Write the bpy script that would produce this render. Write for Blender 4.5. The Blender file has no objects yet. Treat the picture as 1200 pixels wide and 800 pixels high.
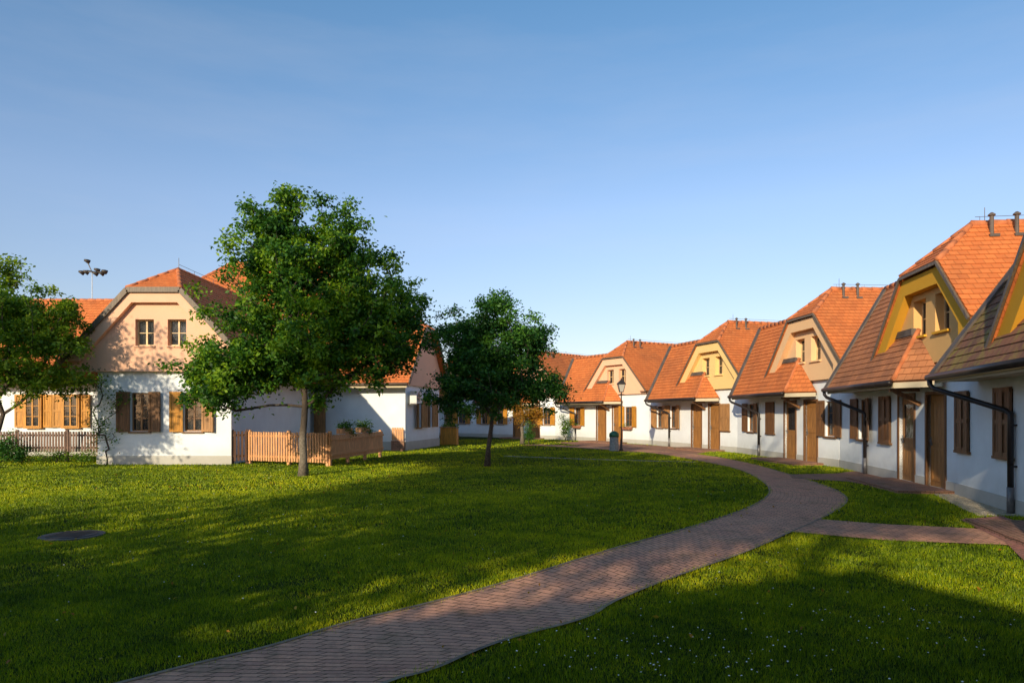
import bpy, math, random
import numpy as np
from mathutils import Vector, Matrix, noise as mnoise
R = math.radians
C = bpy.context.scene.collection
rng = np.random.default_rng(7)
random.seed(7)

# ---------------------------------------------------------------- materials
def new_mat(name):
    m = bpy.data.materials.new(name); m.use_nodes = True
    nt = m.node_tree; nt.nodes.clear()
    out = nt.nodes.new('ShaderNodeOutputMaterial')
    b = nt.nodes.new('ShaderNodeBsdfPrincipled')
    nt.links.new(b.outputs[0], out.inputs[0])
    return m, nt, b, out
def nd(nt, t, **kw):
    n = nt.nodes.new(t)
    for k, v in kw.items():
        if k in n.inputs.keys(): n.inputs[k].default_value = v
        else: setattr(n, k, v)
    return n
def c4(c): return (c[0], c[1], c[2], 1)
def ramp(nt, fac, stops):
    r = nt.nodes.new('ShaderNodeValToRGB'); e = r.color_ramp.elements
    while len(e) < len(stops): e.new(.5)
    for i, (p, c) in enumerate(stops): e[i].position = p; e[i].color = c4(c) if not isinstance(c, float) else (c, c, c, 1)
    nt.links.new(fac, r.inputs[0]); return r.outputs[0]
def mixc(nt, fac, a, b, mode='MIX'):
    n = nt.nodes.new('ShaderNodeMix'); n.data_type = 'RGBA'; n.blend_type = mode
    for i, v in ((0, fac), (6, a), (7, b)):
        if isinstance(v, (int, float)): n.inputs[i].default_value = v
        elif isinstance(v, tuple): n.inputs[i].default_value = c4(v)
        else: nt.links.new(v, n.inputs[i])
    return n.outputs[2]
def noise(nt, vec, scale, detail=4, rough=.55):
    n = nd(nt, 'ShaderNodeTexNoise', Scale=scale, Detail=detail, Roughness=rough)
    if vec is not None: nt.links.new(vec, n.inputs['Vector'])
    return n.outputs['Fac']
def bump(nt, b, h, strength, dist=.02):
    n = nd(nt, 'ShaderNodeBump', Strength=strength, Distance=dist)
    nt.links.new(h, n.inputs['Height']); nt.links.new(n.outputs[0], b.inputs['Normal'])
def wpos(nt): return nt.nodes.new('ShaderNodeNewGeometry').outputs['Position']

def plaster(name, col, dirt=.5, base=True):
    m, nt, b, o = new_mat(name)
    p = wpos(nt)
    n1 = noise(nt, p, 1.1, 6, .65); n2 = noise(nt, p, 45, 3)
    dark = tuple(x * .80 for x in col)
    c = mixc(nt, ramp(nt, n1, [(.35, 0.), (.72, dirt)]), col, dark)
    if base:   # splash dirt low on the wall, streaks under the eaves
        sep = nt.nodes.new('ShaderNodeSeparateXYZ'); nt.links.new(p, sep.inputs[0])
        mr = nd(nt, 'ShaderNodeMapRange'); nt.links.new(sep.outputs[2], mr.inputs[0])
        mr.inputs[1].default_value = 0; mr.inputs[2].default_value = .7; mr.inputs[3].default_value = .75; mr.inputs[4].default_value = 0
        n3 = noise(nt, p, 3.2, 6, .7)
        mm = nt.nodes.new('ShaderNodeMath'); mm.operation = 'MULTIPLY'
        nt.links.new(mr.outputs[0], mm.inputs[0]); nt.links.new(n3, mm.inputs[1])
        c = mixc(nt, mm.outputs[0], c, (.36, .33, .24))
    nt.links.new(c, b.inputs['Base Color']); b.inputs['Roughness'].default_value = .92
    b.inputs['Specular IOR Level'].default_value = .15
    bump(nt, b, n2, .35, .01)
    return m
def wood(name, col, rough=.55, scale=1., var=.5):
    m, nt, b, o = new_mat(name)
    tc = nt.nodes.new('ShaderNodeTexCoord')
    mp = nd(nt, 'ShaderNodeMapping'); mp.inputs['Scale'].default_value = (14 * scale, 14 * scale, 1.3 * scale)
    nt.links.new(tc.outputs['Object'], mp.inputs[0])
    n1 = noise(nt, mp.outputs[0], 2, 6, .6); n2 = noise(nt, wpos(nt), .9, 4)
    c = ramp(nt, n1, [(.3, tuple(x * (1 - var) for x in col)), (.7, tuple(min(1, x * (1 + var * .6)) for x in col))])
    c = mixc(nt, ramp(nt, n2, [(.4, 0.), (.7, .35)]), c, tuple(x * .55 for x in col))
    nt.links.new(c, b.inputs['Base Color']); b.inputs['Roughness'].default_value = rough
    bump(nt, b, n1, .3, .004)
    return m
def plain(name, col, rough=.5, metal=0., nscale=6, var=.3):
    m, nt, b, o = new_mat(name)
    n1 = noise(nt, wpos(nt), nscale, 5)
    c = ramp(nt, n1, [(.3, tuple(x * (1 - var) for x in col)), (.7, tuple(min(1, x * (1 + var)) for x in col))])
    nt.links.new(c, b.inputs['Base Color']); b.inputs['Roughness'].default_value = rough; b.inputs['Metallic'].default_value = metal
    return m
def tiles(name, c1, c2, old=(.10, .055, .035), age=.4, moss=0.):
    m, nt, b, o = new_mat(name)
    uv = nt.nodes.new('ShaderNodeUVMap').outputs[0]; p = wpos(nt)
    br = nd(nt, 'ShaderNodeTexBrick', Scale=1.0); br.offset = .5
    br.inputs['Brick Width'].default_value = .19; br.inputs['Row Height'].default_value = .17
    br.inputs['Mortar Size'].default_value = .006; br.inputs['Bias'].default_value = 0
    br.inputs['Color1'].default_value = c4(c1); br.inputs['Color2'].default_value = c4(c2)
    br.inputs['Mortar'].default_value = c4(tuple(x * .6 for x in c1))
    nt.links.new(uv, br.inputs['Vector'])
    n1 = noise(nt, p, .8, 6, .65); n2 = noise(nt, p, 7, 5, .6)
    c = mixc(nt, ramp(nt, n1, [(.42, 0.), (.75, age)]), br.outputs['Color'], old)
    c = mixc(nt, ramp(nt, n2, [(.55, 0.), (.75, .35)]), c, tuple(x * .6 for x in c1))
    if moss:
        n3 = noise(nt, p, 2.3, 6, .7)
        c = mixc(nt, ramp(nt, n3, [(.48, 0.), (.6, moss)]), c, (.30, .22, .05))
    nt.links.new(c, b.inputs['Base Color']); b.inputs['Roughness'].default_value = .8
    b.inputs['Specular IOR Level'].default_value = .25
    mx = nt.nodes.new('ShaderNodeMath'); mx.operation = 'SUBTRACT'
    nt.links.new(n2, mx.inputs[0]); nt.links.new(br.outputs['Fac'], mx.inputs[1])
    bump(nt, b, mx.outputs[0], .8, .015)
    return m
def leafmat(name, cols, trans=.35):
    m, nt, b, o = new_mat(name)
    at = nt.nodes.new('ShaderNodeAttribute'); at.attribute_name = 'tone'
    c = ramp(nt, at.outputs['Fac'], [(i / (len(cols) - 1), k) for i, k in enumerate(cols)])
    nt.links.new(c, b.inputs['Base Color']); b.inputs['Roughness'].default_value = .5
    b.inputs['Specular IOR Level'].default_value = .3
    t = nt.nodes.new('ShaderNodeBsdfTranslucent'); 
    c2 = mixc(nt, 1., c, (1.25, 1.3, .45), 'MULTIPLY'); nt.links.new(c2, t.inputs[0])
    mx = nt.nodes.new('ShaderNodeMixShader'); mx.inputs[0].default_value = trans
    nt.links.new(b.outputs[0], mx.inputs[1]); nt.links.new(t.outputs[0], mx.inputs[2]); nt.links.new(mx.outputs[0], o.inputs[0])
    return m
def glassmat(name):
    m, nt, b, o = new_mat(name)
    b.inputs['Base Color'].default_value = (.03, .035, .04, 1); b.inputs['Roughness'].default_value = .06
    b.inputs['Specular IOR Level'].default_value = .9
    n = noise(nt, wpos(nt), 2.5, 2); bump(nt, b, n, .06, .05)
    t = nt.nodes.new('ShaderNodeBsdfTransparent'); mx = nt.nodes.new('ShaderNodeMixShader'); mx.inputs[0].default_value = .45
    nt.links.new(b.outputs[0], mx.inputs[1]); nt.links.new(t.outputs[0], mx.inputs[2]); nt.links.new(mx.outputs[0], o.inputs[0])
    return m

def pavers(name, c1, c2, c3, w=.18, h=.09):
    m, nt, b, o = new_mat(name)
    uv = nt.nodes.new('ShaderNodeUVMap').outputs[0]; p = wpos(nt)
    nz = nd(nt, 'ShaderNodeTexNoise', Scale=1.7, Detail=3); nt.links.new(uv, nz.inputs['Vector'])
    vm = nt.nodes.new('ShaderNodeVectorMath'); vm.operation = 'SCALE'; vm.inputs['Scale'].default_value = .075
    nt.links.new(nz.outputs['Color'], vm.inputs[0])
    va = nt.nodes.new('ShaderNodeVectorMath'); va.operation = 'ADD'; nt.links.new(uv, va.inputs[0]); nt.links.new(vm.outputs[0], va.inputs[1])
    br = nd(nt, 'ShaderNodeTexBrick', Scale=1.0); br.offset = .5
    br.inputs['Brick Width'].default_value = w; br.inputs['Row Height'].default_value = h
    br.inputs['Mortar Size'].default_value = .0055; br.inputs['Mortar Smooth'].default_value = .3; br.inputs['Bias'].default_value = 0
    br.inputs['Color1'].default_value = c4(c1); br.inputs['Color2'].default_value = c4(c2); br.inputs['Mortar'].default_value = (.03, .032, .016, 1)
    nt.links.new(va.outputs[0], br.inputs['Vector'])
    n1 = noise(nt, p, 1.0, 6, .65); n2 = noise(nt, p, 40, 4, .7); n4 = noise(nt, p, 5, 5, .7)
    c = mixc(nt, ramp(nt, n1, [(.35, 0.), (.7, .75)]), br.outputs['Color'], c3, 'MIX')
    c = mixc(nt, ramp(nt, n4, [(.5, 0.), (.75, .5)]), c, (.06, .05, .035))
    c = mixc(nt, ramp(nt, n2, [(.4, 0.), (.8, .5)]), c, tuple(x * .5 for x in c1))
    c = mixc(nt, ramp(nt, noise(nt, p, 1.6, 7, .75), [(.52, 0.), (.68, .55)]), c, (.10, .10, .04))
    c = mixc(nt, br.outputs['Fac'], c, (.07, .06, .03))
    nt.links.new(c, b.inputs['Base Color']); b.inputs['Roughness'].default_value = .88; b.inputs['Specular IOR Level'].default_value = .2
    mx = nt.nodes.new('ShaderNodeMath'); mx.operation = 'MULTIPLY_ADD'; mx.inputs[1].default_value = .35
    sb = nt.nodes.new('ShaderNodeMath'); sb.operation = 'SUBTRACT'; sb.inputs[0].default_value = 1; nt.links.new(br.outputs['Fac'], sb.inputs[1])
    nt.links.new(n2, mx.inputs[0]); nt.links.new(sb.outputs[0], mx.inputs[2])
    bump(nt, b, mx.outputs[0], .9, .012)
    return m

M = dict(
    white=plaster('white_plaster', (.86, .89, .91), .6),
    plinth=plaster('plinth_render', (.58, .56, .52), .9),
    pink=plaster('salmon_plaster', (.88, .52, .33), .35, False),
    yellow=plaster('yellow_plaster', (.92, .62, .25), .35, False),
    peach=plaster('peach_plaster', (.90, .56, .30), .35, False),
    ochre=plaster('ochre_board', (.78, .46, .18), .4, False),
    gold=plaster('golden_board', (.74, .38, .04), .3, False),
    rose=plaster('rose_plaster', (.86, .50, .33), .35, False),
    cream=plaster('cream_board', (.62, .52, .36), .4, False),
    tile=tiles('orange_tiles', (.70, .21, .058), (.58, .16, .045), age=.38),
    tile_old=tiles('weathered_tiles', (.54, .21, .085), (.42, .16, .07), age=.7),
    tile_moss=tiles('mossy_tiles', (.30, .13, .07), (.22, .10, .06), age=.8, moss=.75),
    ridge=plain('ridge_clay', (.50, .155, .055), .85, 0, 5, .3),
    lead=plain('weathered_flashing', (.11, .085, .07), .7, .0, 3, .35),
    brown=wood('brown_timber', (.20, .09, .032)),
    door=wood('door_timber', (.38, .17, .045)),
    amber=wood('amber_timber', (.62, .27, .03)),
    tan=wood('tan_timber', (.46, .23, .085)),
    board=wood('grey_board', (.17, .12, .08)),
    picket=wood('orange_picket', (.74, .36, .15)),
    picket_dull=wood("dull_picket", (.17, .09, .06)),
    pipe=plain('brown_gutter', (.028, .021, .02), .4, .2, 4, .3),
    iron=plain('black_iron', (.045, .035, .028), .5, .3, 4, .3),
    steel=plain('dull_steel', (.20, .19, .19), .5, .5, 6, .3),
    glass=glassmat('window_glass'),
    room=plain('dark_interior', (.02, .018, .016), .9),
    curtain=plain('white_curtain', (.7, .68, .65), .9, 0, 12, .15),
    wframe=wood('window_wood', (.30, .14, .05)),
    wlight=plain('pale_window_wood', (.70, .48, .24), .5),
    step=pavers('step_pavers', (.46, .22, .14), (.36, .17, .11), (.40, .23, .16)),
    path=pavers('path_pavers', (.80, .37, .22), (.56, .26, .17), (.70, .38, .24)),
    redpave=pavers('red_pavers', (.50, .20, .15), (.40, .16, .12), (.42, .22, .17)),
    pale=plain('pale_concrete', (.30, .27, .20), .9, 0, 9, .3),
    edging=plain('edging_stone', (.24, .17, .11), .9, 0, 7, .5),
    concrete=plain('concrete', (.30, .30, .28), .9, 0, 14, .3),
    green=plain('green_plastic', (.02, .12, .05), .4),
    acwhite=plain('white_metal', (.62, .62, .60), .5, 0, 4, .1),
    lampglass=plain('lamp_glass', (.45, .42, .36), .15, 0, 4, .1),
    terracotta=plain('terracotta', (.35, .14, .07), .8),
    stone=plain('pebble', (.40, .33, .23), .85, 0, 9, .45),
    bark=plain('bark', (.085, .062, .045), .95, 0, 20, .55),
    bark_pale=plain('pale_bark', (.27, .23, .17), .95, 0, 20, .4),
    leaf_a=leafmat('leaf_green', [(.015, .065, .014), (.07, .19, .018), (.26, .40, .016)]),
    leaf_b=leafmat('leaf_dark', [(.016, .07, .016), (.05, .16, .024), (.13, .29, .028)], .28),
    leaf_c=leafmat('leaf_bright', [(.06, .13, .012), (.15, .28, .018), (.34, .44, .022)]),
    leaf_gold=leafmat('leaf_golden', [(.25, .10, .012), (.42, .20, .02), (.30, .26, .03)]),
    blade=leafmat('grass_blade', [(.018, .06, .002), (.22, .31, .002), (.68, .62, .008)], .22),
    petal=plain('petal_white', (.8, .8, .78), .8),
    redflower=plain('petal_red', (.5, .05, .04), .8),
)

def barkmat():
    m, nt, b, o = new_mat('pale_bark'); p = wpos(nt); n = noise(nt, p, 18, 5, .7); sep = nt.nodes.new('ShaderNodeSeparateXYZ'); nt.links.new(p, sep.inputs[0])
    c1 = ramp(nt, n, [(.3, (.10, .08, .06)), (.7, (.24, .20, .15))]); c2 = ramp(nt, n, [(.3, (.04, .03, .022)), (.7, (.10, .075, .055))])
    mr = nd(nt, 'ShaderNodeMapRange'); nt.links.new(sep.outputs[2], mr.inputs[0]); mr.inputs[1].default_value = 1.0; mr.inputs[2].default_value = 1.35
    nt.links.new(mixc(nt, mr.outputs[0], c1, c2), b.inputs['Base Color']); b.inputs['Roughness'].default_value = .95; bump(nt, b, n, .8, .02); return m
M['bark_pale'] = barkmat()
# ---------------------------------------------------------------- mesh helper
class MB:
    def __init__(s): s.v = []; s.f = []; s.uv = []
    def face(s, pts, uv=None):
        i = len(s.v); s.v += [tuple(p) for p in pts]; s.f.append(tuple(range(i, i + len(pts))))
        if not uv: uv = [(p[0], p[1]) for p in pts] if max(p[2] for p in pts) - min(p[2] for p in pts) < 1e-5 else [(p[0] + p[1], p[2]) for p in pts]
        s.uv += uv
    def box(s, a, b):
        x0, y0, z0 = a; x1, y1, z1 = b
        q = [(x0,y0,z0),(x1,y0,z0),(x1,y1,z0),(x0,y1,z0),(x0,y0,z1),(x1,y0,z1),(x1,y1,z1),(x0,y1,z1)]
        s.hexa(q)
    def hexa(s, q):
        for k in ((0,3,2,1),(4,5,6,7),(0,1,5,4),(1,2,6,5),(2,3,7,6),(3,0,4,7)): s.face([q[i] for i in k])
    def bar(s, p, q, w, h, up=(0, 0, 1)):     # a beam from p to q, w wide, h deep
        p, q = Vector(p), Vector(q); d = (q - p).normalized(); up = Vector(up)
        x = d.cross(up)
        if x.length < 1e-4: x = d.cross(Vector((0, 1, 0)))
        x.normalize(); y = x.cross(d).normalized(); x *= w / 2; y *= h / 2
        s.hexa([p-x-y, p+x-y, q+x-y, q-x-y, p-x+y, p+x+y, q+x+y, q-x+y])
    def tube(s, pts, r, n=8, caps=True):
        pts = [Vector(p) for p in pts]; rs = r if isinstance(r, (list, tuple)) else [r] * len(pts)
        rings = []; prev = None
        for i, p in enumerate(pts):
            d = ((pts[min(i+1, len(pts)-1)] - pts[max(i-1, 0)])).normalized()
            if prev is None:
                x = d.cross(Vector((0, 0, 1)))
                if x.length < .05: x = d.cross(Vector((0, 1, 0)))
            else: x = prev - d * prev.dot(d)
            x.normalize(); prev = x; y = d.cross(x)
            rings.append([p + (x * math.cos(2*math.pi*k/n) + y * math.sin(2*math.pi*k/n)) * rs[i] for k in range(n)])
        b = len(s.v)
        for rg in rings: s.v += [tuple(p) for p in rg]
        for i in range(len(rings) - 1):
            for k in range(n):
                a0 = b + i*n + k; a1 = b + i*n + (k+1) % n
                s.f.append((a0, a1, a1 + n, a0 + n)); s.uv += [(k/n, i), ((k+1)/n, i), ((k+1)/n, i+1), (k/n, i+1)]
        if caps:
            s.f.append(tuple(b + k for k in reversed(range(n)))); s.uv += [(0, 0)] * n
            s.f.append(tuple(b + (len(rings)-1)*n + k for k in range(n))); s.uv += [(0, 0)] * n
    def lathe(s, c, prof, n=16):             # prof: list of (r, z)
        s.tube([(c[0], c[1], c[2] + z + 1e-6 * i) for i, (r, z) in enumerate(prof)], [r for r, z in prof], n) if False else None
        b = len(s.v)
        for r, z in prof:
            for k in range(n):
                a = 2*math.pi*k/n + math.pi/n; s.v.append((c[0] + r*math.cos(a), c[1] + r*math.sin(a), c[2] + z))
        for i in range(len(prof) - 1):
            for k in range(n):
                a0 = b+i*n+k; a1 = b+i*n+(k+1) % n; s.f.append((a0, a1, a1+n, a0+n)); s.uv += [(k/n, i)] * 4
        s.f.append(tuple(b+k for k in reversed(range(n)))); s.uv += [(0, 0)]*n
        s.f.append(tuple(b+(len(prof)-1)*n+k for k in range(n))); s.uv += [(0, 0)]*n
    def build(s, name, m, parent=None, smooth=False, bevel=0.):
        me = bpy.data.meshes.new(name); me.from_pydata(s.v, [], s.f)
        ul = me.uv_layers.new(name='UVMap'); ul.data.foreach_set('uv', np.array(s.uv, dtype=np.float32).ravel())
        me.materials.append(m); me.update()
        if smooth: me.polygons.foreach_set('use_smooth', [True] * len(me.polygons))
        o = bpy.data.objects.new(name, me); C.objects.link(o)
        if parent: o.parent = parent
        if bevel:
            bv = o.modifiers.new('bevel', 'BEVEL'); bv.width = bevel; bv.segments = 2; bv.limit_method = 'ANGLE'
        return o
def thing(name, label, cat, loc=(0, 0, 0), rz=0., group=None):
    o = bpy.data.objects.new(name, None); C.objects.link(o)
    o.location = loc; o.rotation_euler = (0, 0, rz); tag(o, label, cat, group); return o
def tag(o, label=None, cat=None, group=None, kind=None):
    if label: o['label'] = label
    if cat: o['category'] = cat
    if group: o['group'] = group
    if kind: o['kind'] = kind
    return o

# ---------------------------------------------------------------- building helpers
def clip(poly, a, keep_ge, f):
    out = []
    for i in range(len(poly)):
        p, q = poly[i], poly[(i+1) % len(poly)]; fp, fq = f(p) - a, f(q) - a
        if not keep_ge: fp, fq = -fp, -fq
        if fp >= -1e-9: out.append(p)
        if (fp > 1e-9 and fq < -1e-9) or (fp < -1e-9 and fq > 1e-9):
            out.append(p + (q - p) * (fp / (fp - fq)))
    return out
def roof_plane(mb, pts, course=.17, lift=.015, thick=.06):
    """stepped courses of tiles over a plane polygon, with an underside and edges"""
    P = [Vector(p) for p in pts]
    N = Vector((0, 0, 0))
    for i in range(len(P)): N += (P[i]).cross(P[(i+1) % len(P)])
    N.normalize()
    if N.z < 0: N = -N; P.reverse()
    S = (Vector((0, 0, 1)) - N * N.z).normalized(); T = S.cross(N)
    if T.x + T.y < 0: T = -T
    o = min(P, key=lambda p: p.z)
    fs = lambda p: (p - o).dot(S)
    smax = max(fs(p) for p in P); k = 0
    while k * course < smax - .005:
        s0, s1 = k * course, min((k + 1) * course, smax + .001)
        q = clip(clip(P, s0, True, fs), s1, False, fs)
        if len(q) >= 3:
            jit = lift * (1 + random.uniform(-.12, .12))
            top = [p + N * (.02 + jit * (1 - (fs(p) - s0) / course)) for p in q]
            mb.face(top, [((p - o).dot(T), fs(p)) for p in q])
            for i in range(len(q)):
                a, b = q[i], q[(i+1) % len(q)]
                if abs(fs(a) - s0) < 1e-4 and abs(fs(b) - s0) < 1e-4 and (a - b).length > 1e-3:
                    ta, tb = top[i], top[(i+1) % len(q)]
                    mb.face([a, b, tb, ta], [((a - o).dot(T), s0), ((b - o).dot(T), s0), ((b - o).dot(T), s0 + .02), ((a - o).dot(T), s0 + .02)])
        k += 1
    lo = [p - N * thick for p in P]
    mb.face(list(reversed(lo)))
    for i in range(len(P)):
        a, b = P[i], P[(i+1) % len(P)]
        mb.face([lo[i], lo[(i+1) % len(P)], b + N * .02, a + N * .02])
def ridge_line(mb, a, b, r=.09):
    a, b = Vector(a), Vector(b); L = (b - a).length; n = max(1, int(L / .36)); d = (b - a) / n
    for i in range(n):
        p = a + d * i; q = a + d * (i + 1.12)
        mb.tube([p + Vector((0, 0, .005)), q - Vector((0, 0, .0))], [r * 1.08, r * .92], 8)
def holed_wall(mb, breaks, zb, zt, holes, v0, v1):
    """wall in the local u-z plane facing -v at v0, thickness to v1, with rectangular holes (u0,u1,z0,z1) with reveals"""
    us = sorted(set([round(x, 4) for x in breaks] + [round(h[i], 4) for h in holes for i in (0, 1)]))
    for a, b in zip(us[:-1], us[1:]):
        mid = (a + b) / 2; hs = sorted([h for h in holes if h[0] - 1e-6 <= mid <= h[1] + 1e-6], key=lambda h: h[2])
        z = [zb, zb]
        for h in hs:
            mb.face([(a, v0, z[0]), (b, v0, z[1]), (b, v0, h[2]), (a, v0, h[2])]); z = [h[3], h[3]]
        mb.face([(a, v0, z[0]), (b, v0, z[1]), (b, v0, zt(b - 1e-7)), (a, v0, zt(a + 1e-7))])
        mb.face([(b, v1, zb), (a, v1, zb), (a, v1, zt(a + 1e-7)), (b, v1, zt(b - 1e-7))]) if not hs else None
    for u0, u1, z0, z1 in holes:
        mb.face([(u0, v0, z0), (u0, v1, z0), (u0, v1, z1), (u0, v0, z1)])
        mb.face([(u1, v1, z0), (u1, v0, z0), (u1, v0, z1), (u1, v1, z1)])
        mb.face([(u0, v0, z1), (u0, v1, z1), (u1, v1, z1), (u1, v0, z1)])
        mb.face([(u0, v1, z0), (u0, v0, z0), (u1, v0, z0), (u1, v1, z0)])
def window(par, h, v, depth=.14, mf='wframe', curtain=True, rows=3, back=.16):
    u0, u1, z0, z1 = h; y = v + depth; t = .05
    m = MB()
    m.box((u0, y - .03, z0), (u0 + t, y + .03, z1)); m.box((u1 - t, y - .03, z0), (u1, y + .03, z1))
    m.box((u0 + t, y - .03, z0), (u1 - t, y + .03, z0 + t)); m.box((u0 + t, y - .03, z1 - t), (u1 - t, y + .03, z1))
    um = (u0 + u1) / 2
    m.box((um - .028, y - .026, z0 + t), (um + .028, y + .026, z1 - t))
    for r in range(1, rows):
        zz = z0 + (z1 - z0) * r / rows
        m.box((u0 + t, y - .016, zz - .012), (um - .028, y + .016, zz + .012)); m.box((um + .028, y - .016, zz - .012), (u1 - t, y + .016, zz + .012))
    w = m.build('window', M[mf], par)
    g = MB(); g.box((u0 + t, y - .004, z0 + t), (u1 - t, y + .004, z1 - t)); g.build('pane', M['glass'], w)
    r = MB(); r.face([(u0 - .05, y + back + .06, z0 - .05), (u1 + .05, y + back + .06, z0 - .05), (u1 + .05, y + back + .06, z1 + .05), (u0 - .05, y + back + .06, z1 + .05)]); r.build('interior', M['room'], w)
    if curtain:
        c = MB(); n = 10
        for a, b in ((u0 + .02, u0 + (u1 - u0) * .36), (u1 - (u1 - u0) * .36, u1 - .02)):
            for i in range(n):
                xa, xb = a + (b - a) * i / n, a + (b - a) * (i + 1) / n; ya = y + .08 + .015 * (i % 2); yb = y + .08 + .015 * ((i + 1) % 2)
                c.face([(xa, ya, z0 + .05), (xb, yb, z0 + .05), (xb, yb, z1 - .03), (xa, ya, z1 - .03)])
        c.build('curtain', M['curtain'], w)
    return w
def sill(par, h, v, mat):
    m = MB(); m.box((h[0] - .06, v - .07, h[2] - .06), (h[1] + .06, v + .05, h[2] - .01)); return m.build('sill', mat, par)
def shutter(par, hinge, side, z0, z1, v, mat, w=.42, ang=8):
    """board shutter hinged at u=hinge; side -1 opens to the left, +1 to the right; ang = degrees off the wall"""
    m = MB(); n = 4
    for i in range(n):
        a, b = w * i / n + .003, w * (i + 1) / n - .003; m.box((a * side if side > 0 else -b, -.012, 0), (b if side > 0 else -a, .012, z1 - z0))
    for z in (.0, (z1 - z0) / 2 - .04, z1 - z0 - .09):
        m.box((.012 if side > 0 else -w + .012, -.03, z + .005), (w - .012 if side > 0 else -.012, -.0125, z + .085))
    for a in (0, w - .06):
        m.box((a + .0 if side > 0 else -a - .06, -.034, 0), (a + .06 if side > 0 else -a, -.0305, z1 - z0))
    o = m.build('shutter', mat, par, bevel=.003)
    o.location = (hinge, v - .035, z0); o.rotation_euler = (0, 0, R(-ang * side)); 
    return o
def door(par, u0, u1, z0, z1, v, mat='door', glazed=False):
    fr = MB(); t = .07
    fr.box((u0 - t, v - .03, z0), (u0, v + .12, z1 + t)); fr.box((u1, v - .03, z0), (u1 + t, v + .12, z1 + t)); fr.box((u0, v - .03, z1), (u1, v + .12, z1 + t))
    fr.build('door_frame', M['brown'] if mat == 'door' else M[mat], par)
    m = MB(); y = v + .07; m.box((u0, y, z0), (u1, y + .045, z1))
    w = u1 - u0; H = z1 - z0
    for (a, b, c, d) in ((.1, .9, .06, .42), (.1, .9, .48, .93)):
        A, B, Cc, D = u0 + w*a, u0 + w*b, z0 + H*c, z0 + H*d; s = .055
        m.box((A, y - .014, Cc), (B, y, Cc + s)); m.box((A, y - .014, D - s), (B, y, D)); m.box((A, y - .014, Cc + s), (A + s, y, D - s)); m.box((B - s, y - .014, Cc + s), (B, y, D - s))
        if not (glazed and c > .4):
            k = 3
            for i in range(k):
                x0 = A + s + (B - A - 2*s) * i / k + .006; x1 = A + s + (B - A - 2*s) * (i+1) / k - .006; m.box((x0, y - .007, Cc + s), (x1, y, D - s))
    d = m.build('door', M[mat], par)
    if glazed:
        g = MB(); g.box((u0 + w*.1 + .055, y - .006, z0 + H*.48 + .055), (u0 + w*.9 - .055, y - .001, z0 + H*.93 - .055)); g.build('pane', M['glass'], d)
    hd = MB(); hx = u0 + .07
    hd.box((hx - .02, y - .022, z0 + .92), (hx + .02, y - .001, z0 + 1.12)); hd.tube([(hx, y - .02, z0 + 1.03), (hx, y - .06, z0 + 1.03), (hx + .1, y - .065, z0 + 1.03)], .01, 6); hd.build('handle', M['steel'], d)
    return d

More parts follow.
